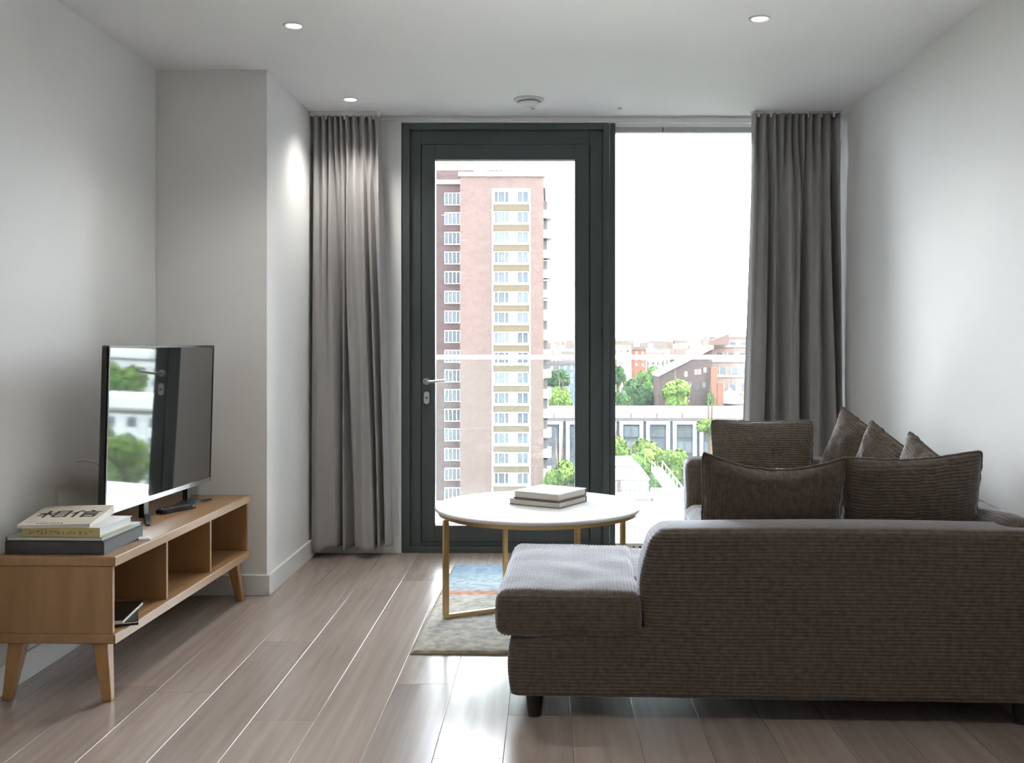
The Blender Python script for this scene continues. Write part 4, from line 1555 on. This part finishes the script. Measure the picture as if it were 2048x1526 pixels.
tpx(1245, 776, 262, 22, 34, 2, 'small dark tree at the end of the flat roof by the door post', GR, 9)
tpx(1330, 733, 330, 30, 26, 0, 'pale green tree behind the tall one, above the sloping roof', GR, 10)
tpx(1236, 730, 340, 20, 26, 2, 'distant dark tree under the handrail line by the door post', GR, 11)
tpx(1122, 768, 262, 26, 34, 0, 'leafy tree between the tower balconies and the door sash', GR, 12)
tpx(1420, 780, 256, 12, 26, 1, 'narrow tree against the stepped brick building', GR, 13)
tpx(1420, 836, 195, 30, 20, 0, 'low tree in front of the wing roof of the flat block', GF, 14)
tpx(1266, 905, 160, 30, 34, 1, 'leafy tree rising just behind the white terrace roofs', GF, 17)
tpx(1320, 925, 165, 40, 40, 1, 'green tree behind the head of the outdoor stair', GF, 18)
tpx(1112, 735, 330, 30, 26, 2, 'dark tree just under the handrail beside the tower balconies', GR, 15)

# --- streets to the right that only the television mirrors, and that a step aside would show
for i, (x, Y, w_, d_, ht, m_, nm, lb) in enumerate((
        (62, 98, 16, 12, 12.5, RENDERW, 'terrace_house', 'white rendered terrace house in the side street mirrored by the television'),
        (84, 150, 22, 14, 18, RENDERW, 'apartment_house', 'long white apartment house in the side street mirrored by the television'),
        (60, 78, 10, 10, 9, BRICKR, 'brick_house', 'red brick house in the side street mirrored by the television'),
        (140, 240, 40, 16, 22, RENDERW, 'apartment_house', 'wide pale apartment house at the far end of the mirrored street'),
        (112, 190, 22, 12, 14, BRICKP, 'brick_house', 'pale brick house beyond the apartment house in the mirrored street'))):
    hb = empty(nm, (x, Y, GZ), math.radians(-20), label=lb, cat='building')
    bx('wall', m_, hb, -w_ / 2, w_ / 2, -d_ / 2, d_ / 2, 0, ht)
    bx('roof', ROOFG, hb, -w_ / 2 - .3, w_ / 2 + .3, -d_ / 2 - .3, d_ / 2 + .3, ht, ht + .4)
    bx('roof_house', RENDERW, hb, -w_ / 4, w_ / 6, -d_ / 4, d_ / 4, ht + .4, ht + 2.4)
    nx, nz_ = int(w_ / 3), int(ht / 3)
    wm = MB().box(-.7, .7, -.06, .1, 0, 1.5).mesh('window', WGLASS)
    for a in range(nx):
        for c2 in range(nz_):
            obj('window', wm, hb, (-w_ / 2 + (a + .5) * w_ / nx, -d_ / 2, .9 + c2 * 3))
for i, (x, Y, zt_, rx, rz2, k) in enumerate(((70, 122, -11, 7, 7, 0), (45, 96, -17, 5, 6, 0), (98, 168, -8, 8, 8, 1), (118, 205, -7, 9, 9, 0), (84, 116, -12, 6, 7, 1), (104, 215, -6, 8, 9, 1), (150, 260, -3, 12, 11, 0),
                                         (168, 290, -3, 12, 11, 1), (96, 246, -5, 9, 9, 0))):
    tree(x, Y, zt_, rx, rz2, k, 'leafy street tree among the houses mirrored by the television', 'street trees off to the right', 30 + i)

# --- far town: middle-distance houses, hills, horizon blocks
D = 520.0
for (x0, x1, y0, y1, m_, nm, lb, dd) in (
        (1236, 1262, 690, 720, RENDERW, 'white_town_house', 'white gabled town house above the handrail by the door post', 0),
        (1266, 1292, 694, 720, BRICKR, 'red_town_house', 'small red brick town house above the handrail', 10),
        (1098, 1150, 722, 760, CLADG, 'grey_town_house', 'grey town house just under the handrail beside the tower balconies', -60),
        (1292, 1330, 704, 724, RENDERW, 'low_white_house', 'low white town house beside the small red brick one', 30)):
    a_, b2 = px(x0, y0, D + dd), px(x1, y1, D + dd)
    hb = empty(nm, ((a_.x + b2.x) / 2, D + dd, GZ), label=lb, cat='house')
    w_ = b2.x - a_.x
    ht = a_.z - GZ
    bx('wall', m_, hb, -w_ / 2, w_ / 2, 0, 9, 0, ht - 1.6)
    r_ = MB().prism([(-w_ / 2 - .3, ht - 1.6), (w_ / 2 + .3, ht - 1.6), (w_ / 2 - .6, ht), (-w_ / 2 + .6, ht)], -.3, 9.3, axis='y').build('roof', SLATE if m_ is not RENDERW else BRICKP, hb)
    wm = MB().box(-.5, .5, -.06, .1, 0, 1.4).mesh('window', WGLASS if m_ is RENDERW else WHITEF)
    n_ = max(2, int(w_ / 2.4))
    for a in range(n_):
        for c2 in range(3):
            obj('window', wm, hb, (-w_ / 2 + (a + .5) * w_ / n_, 0, ht - 3.8 - c2 * 3))
HILL = xnoisy('hill_woods', (0.035, 0.048, 0.026), (0.06, 0.066, 0.044), scale=(1, 1, 2), nscale=0.012, rough=1.0, spec=0.0, detail=6)
for k, (Y, y_img, amp, sd) in enumerate(((900, 700, 3, 1), (1400, 686, 5, 2), (2100, 677, 7, 3))):
    z = px(0, y_img, Y).z

    def ridge(u, v):
        x = -900 + 3200 * u
        hgt = (z - GZ) + amp * noise.noise(Vector((x * .006, sd, 0))) + amp * .6 * noise.noise(Vector((x * .05, sd, 3)))
        return (x, Y - 300 + 500 * v, GZ - 1 + hgt * smooth(v * 1.6) if v < .7 else GZ + hgt * smooth((1 - v) / .3))
    h_ = MB().grid(ridge, 320, 12)
    tag(h_.build('ground_hill', HILL, smooth=True, fix=False), kind='structure')
ft = MB()
rr = random.Random(4)
for k in range(900):
    Y = rr.uniform(620, 1900)
    x = rr.uniform(-.05, .62) * Y
    zt_ = {0: px(0, rr.uniform(696, 712), Y).z, 1: px(0, rr.uniform(679, 694), Y).z}[0 if Y < 900 else 1]
    w_ = rr.uniform(5, 14)
    ft.box(x, x + w_, Y, Y + 8, zt_ - rr.uniform(4, 7) - 12, zt_, rr.choice((0, 0, 1, 2)))
tag(ft.build('distant_town', [xmat('far_wall', (0.17, 0.16, 0.15), .9), xmat('far_roof', (0.08, 0.068, 0.062), .9), xmat('far_brick', (0.1, 0.075, 0.062), .9)]),
    'hazy spread of distant house roofs along the horizon', 'town', kind='stuff')
for (x0, x1, y0, Y, lb) in ((1370, 1386, 654, 1900, 'pale high-rise standing alone on the horizon above the hills'), (1118, 1132, 660, 1800, 'faint high-rise on the horizon beside the tower balconies')):
    a_, b2 = px(x0, y0, Y), px(x1, 700, Y)
    hr = empty('distant_high_rise', ((a_.x + b2.x) / 2, Y, GZ), label=lb, cat='building')
    w_ = b2.x - a_.x
    bx('wall', xmat('far_concrete', (0.2, 0.2, 0.195), .9), hr, -w_ / 2, w_ / 2, 0, 14, 0, a_.z - GZ)
    bx('roof_house', xmat('far_concrete', (0.125, 0.137, 0.155), .9), hr, -w_ / 4, w_ / 4, 2, 10, a_.z - GZ, a_.z - GZ + 2.5)
    for k in range(5):
        bx('window_band', xmat('far_window', (0.08, 0.085, 0.09), .6), hr, -w_ / 2 + .5, w_ / 2 - .5, -.2, 0, a_.z - GZ - 4 - 4 * k, a_.z - GZ - 2.4 - 4 * k)
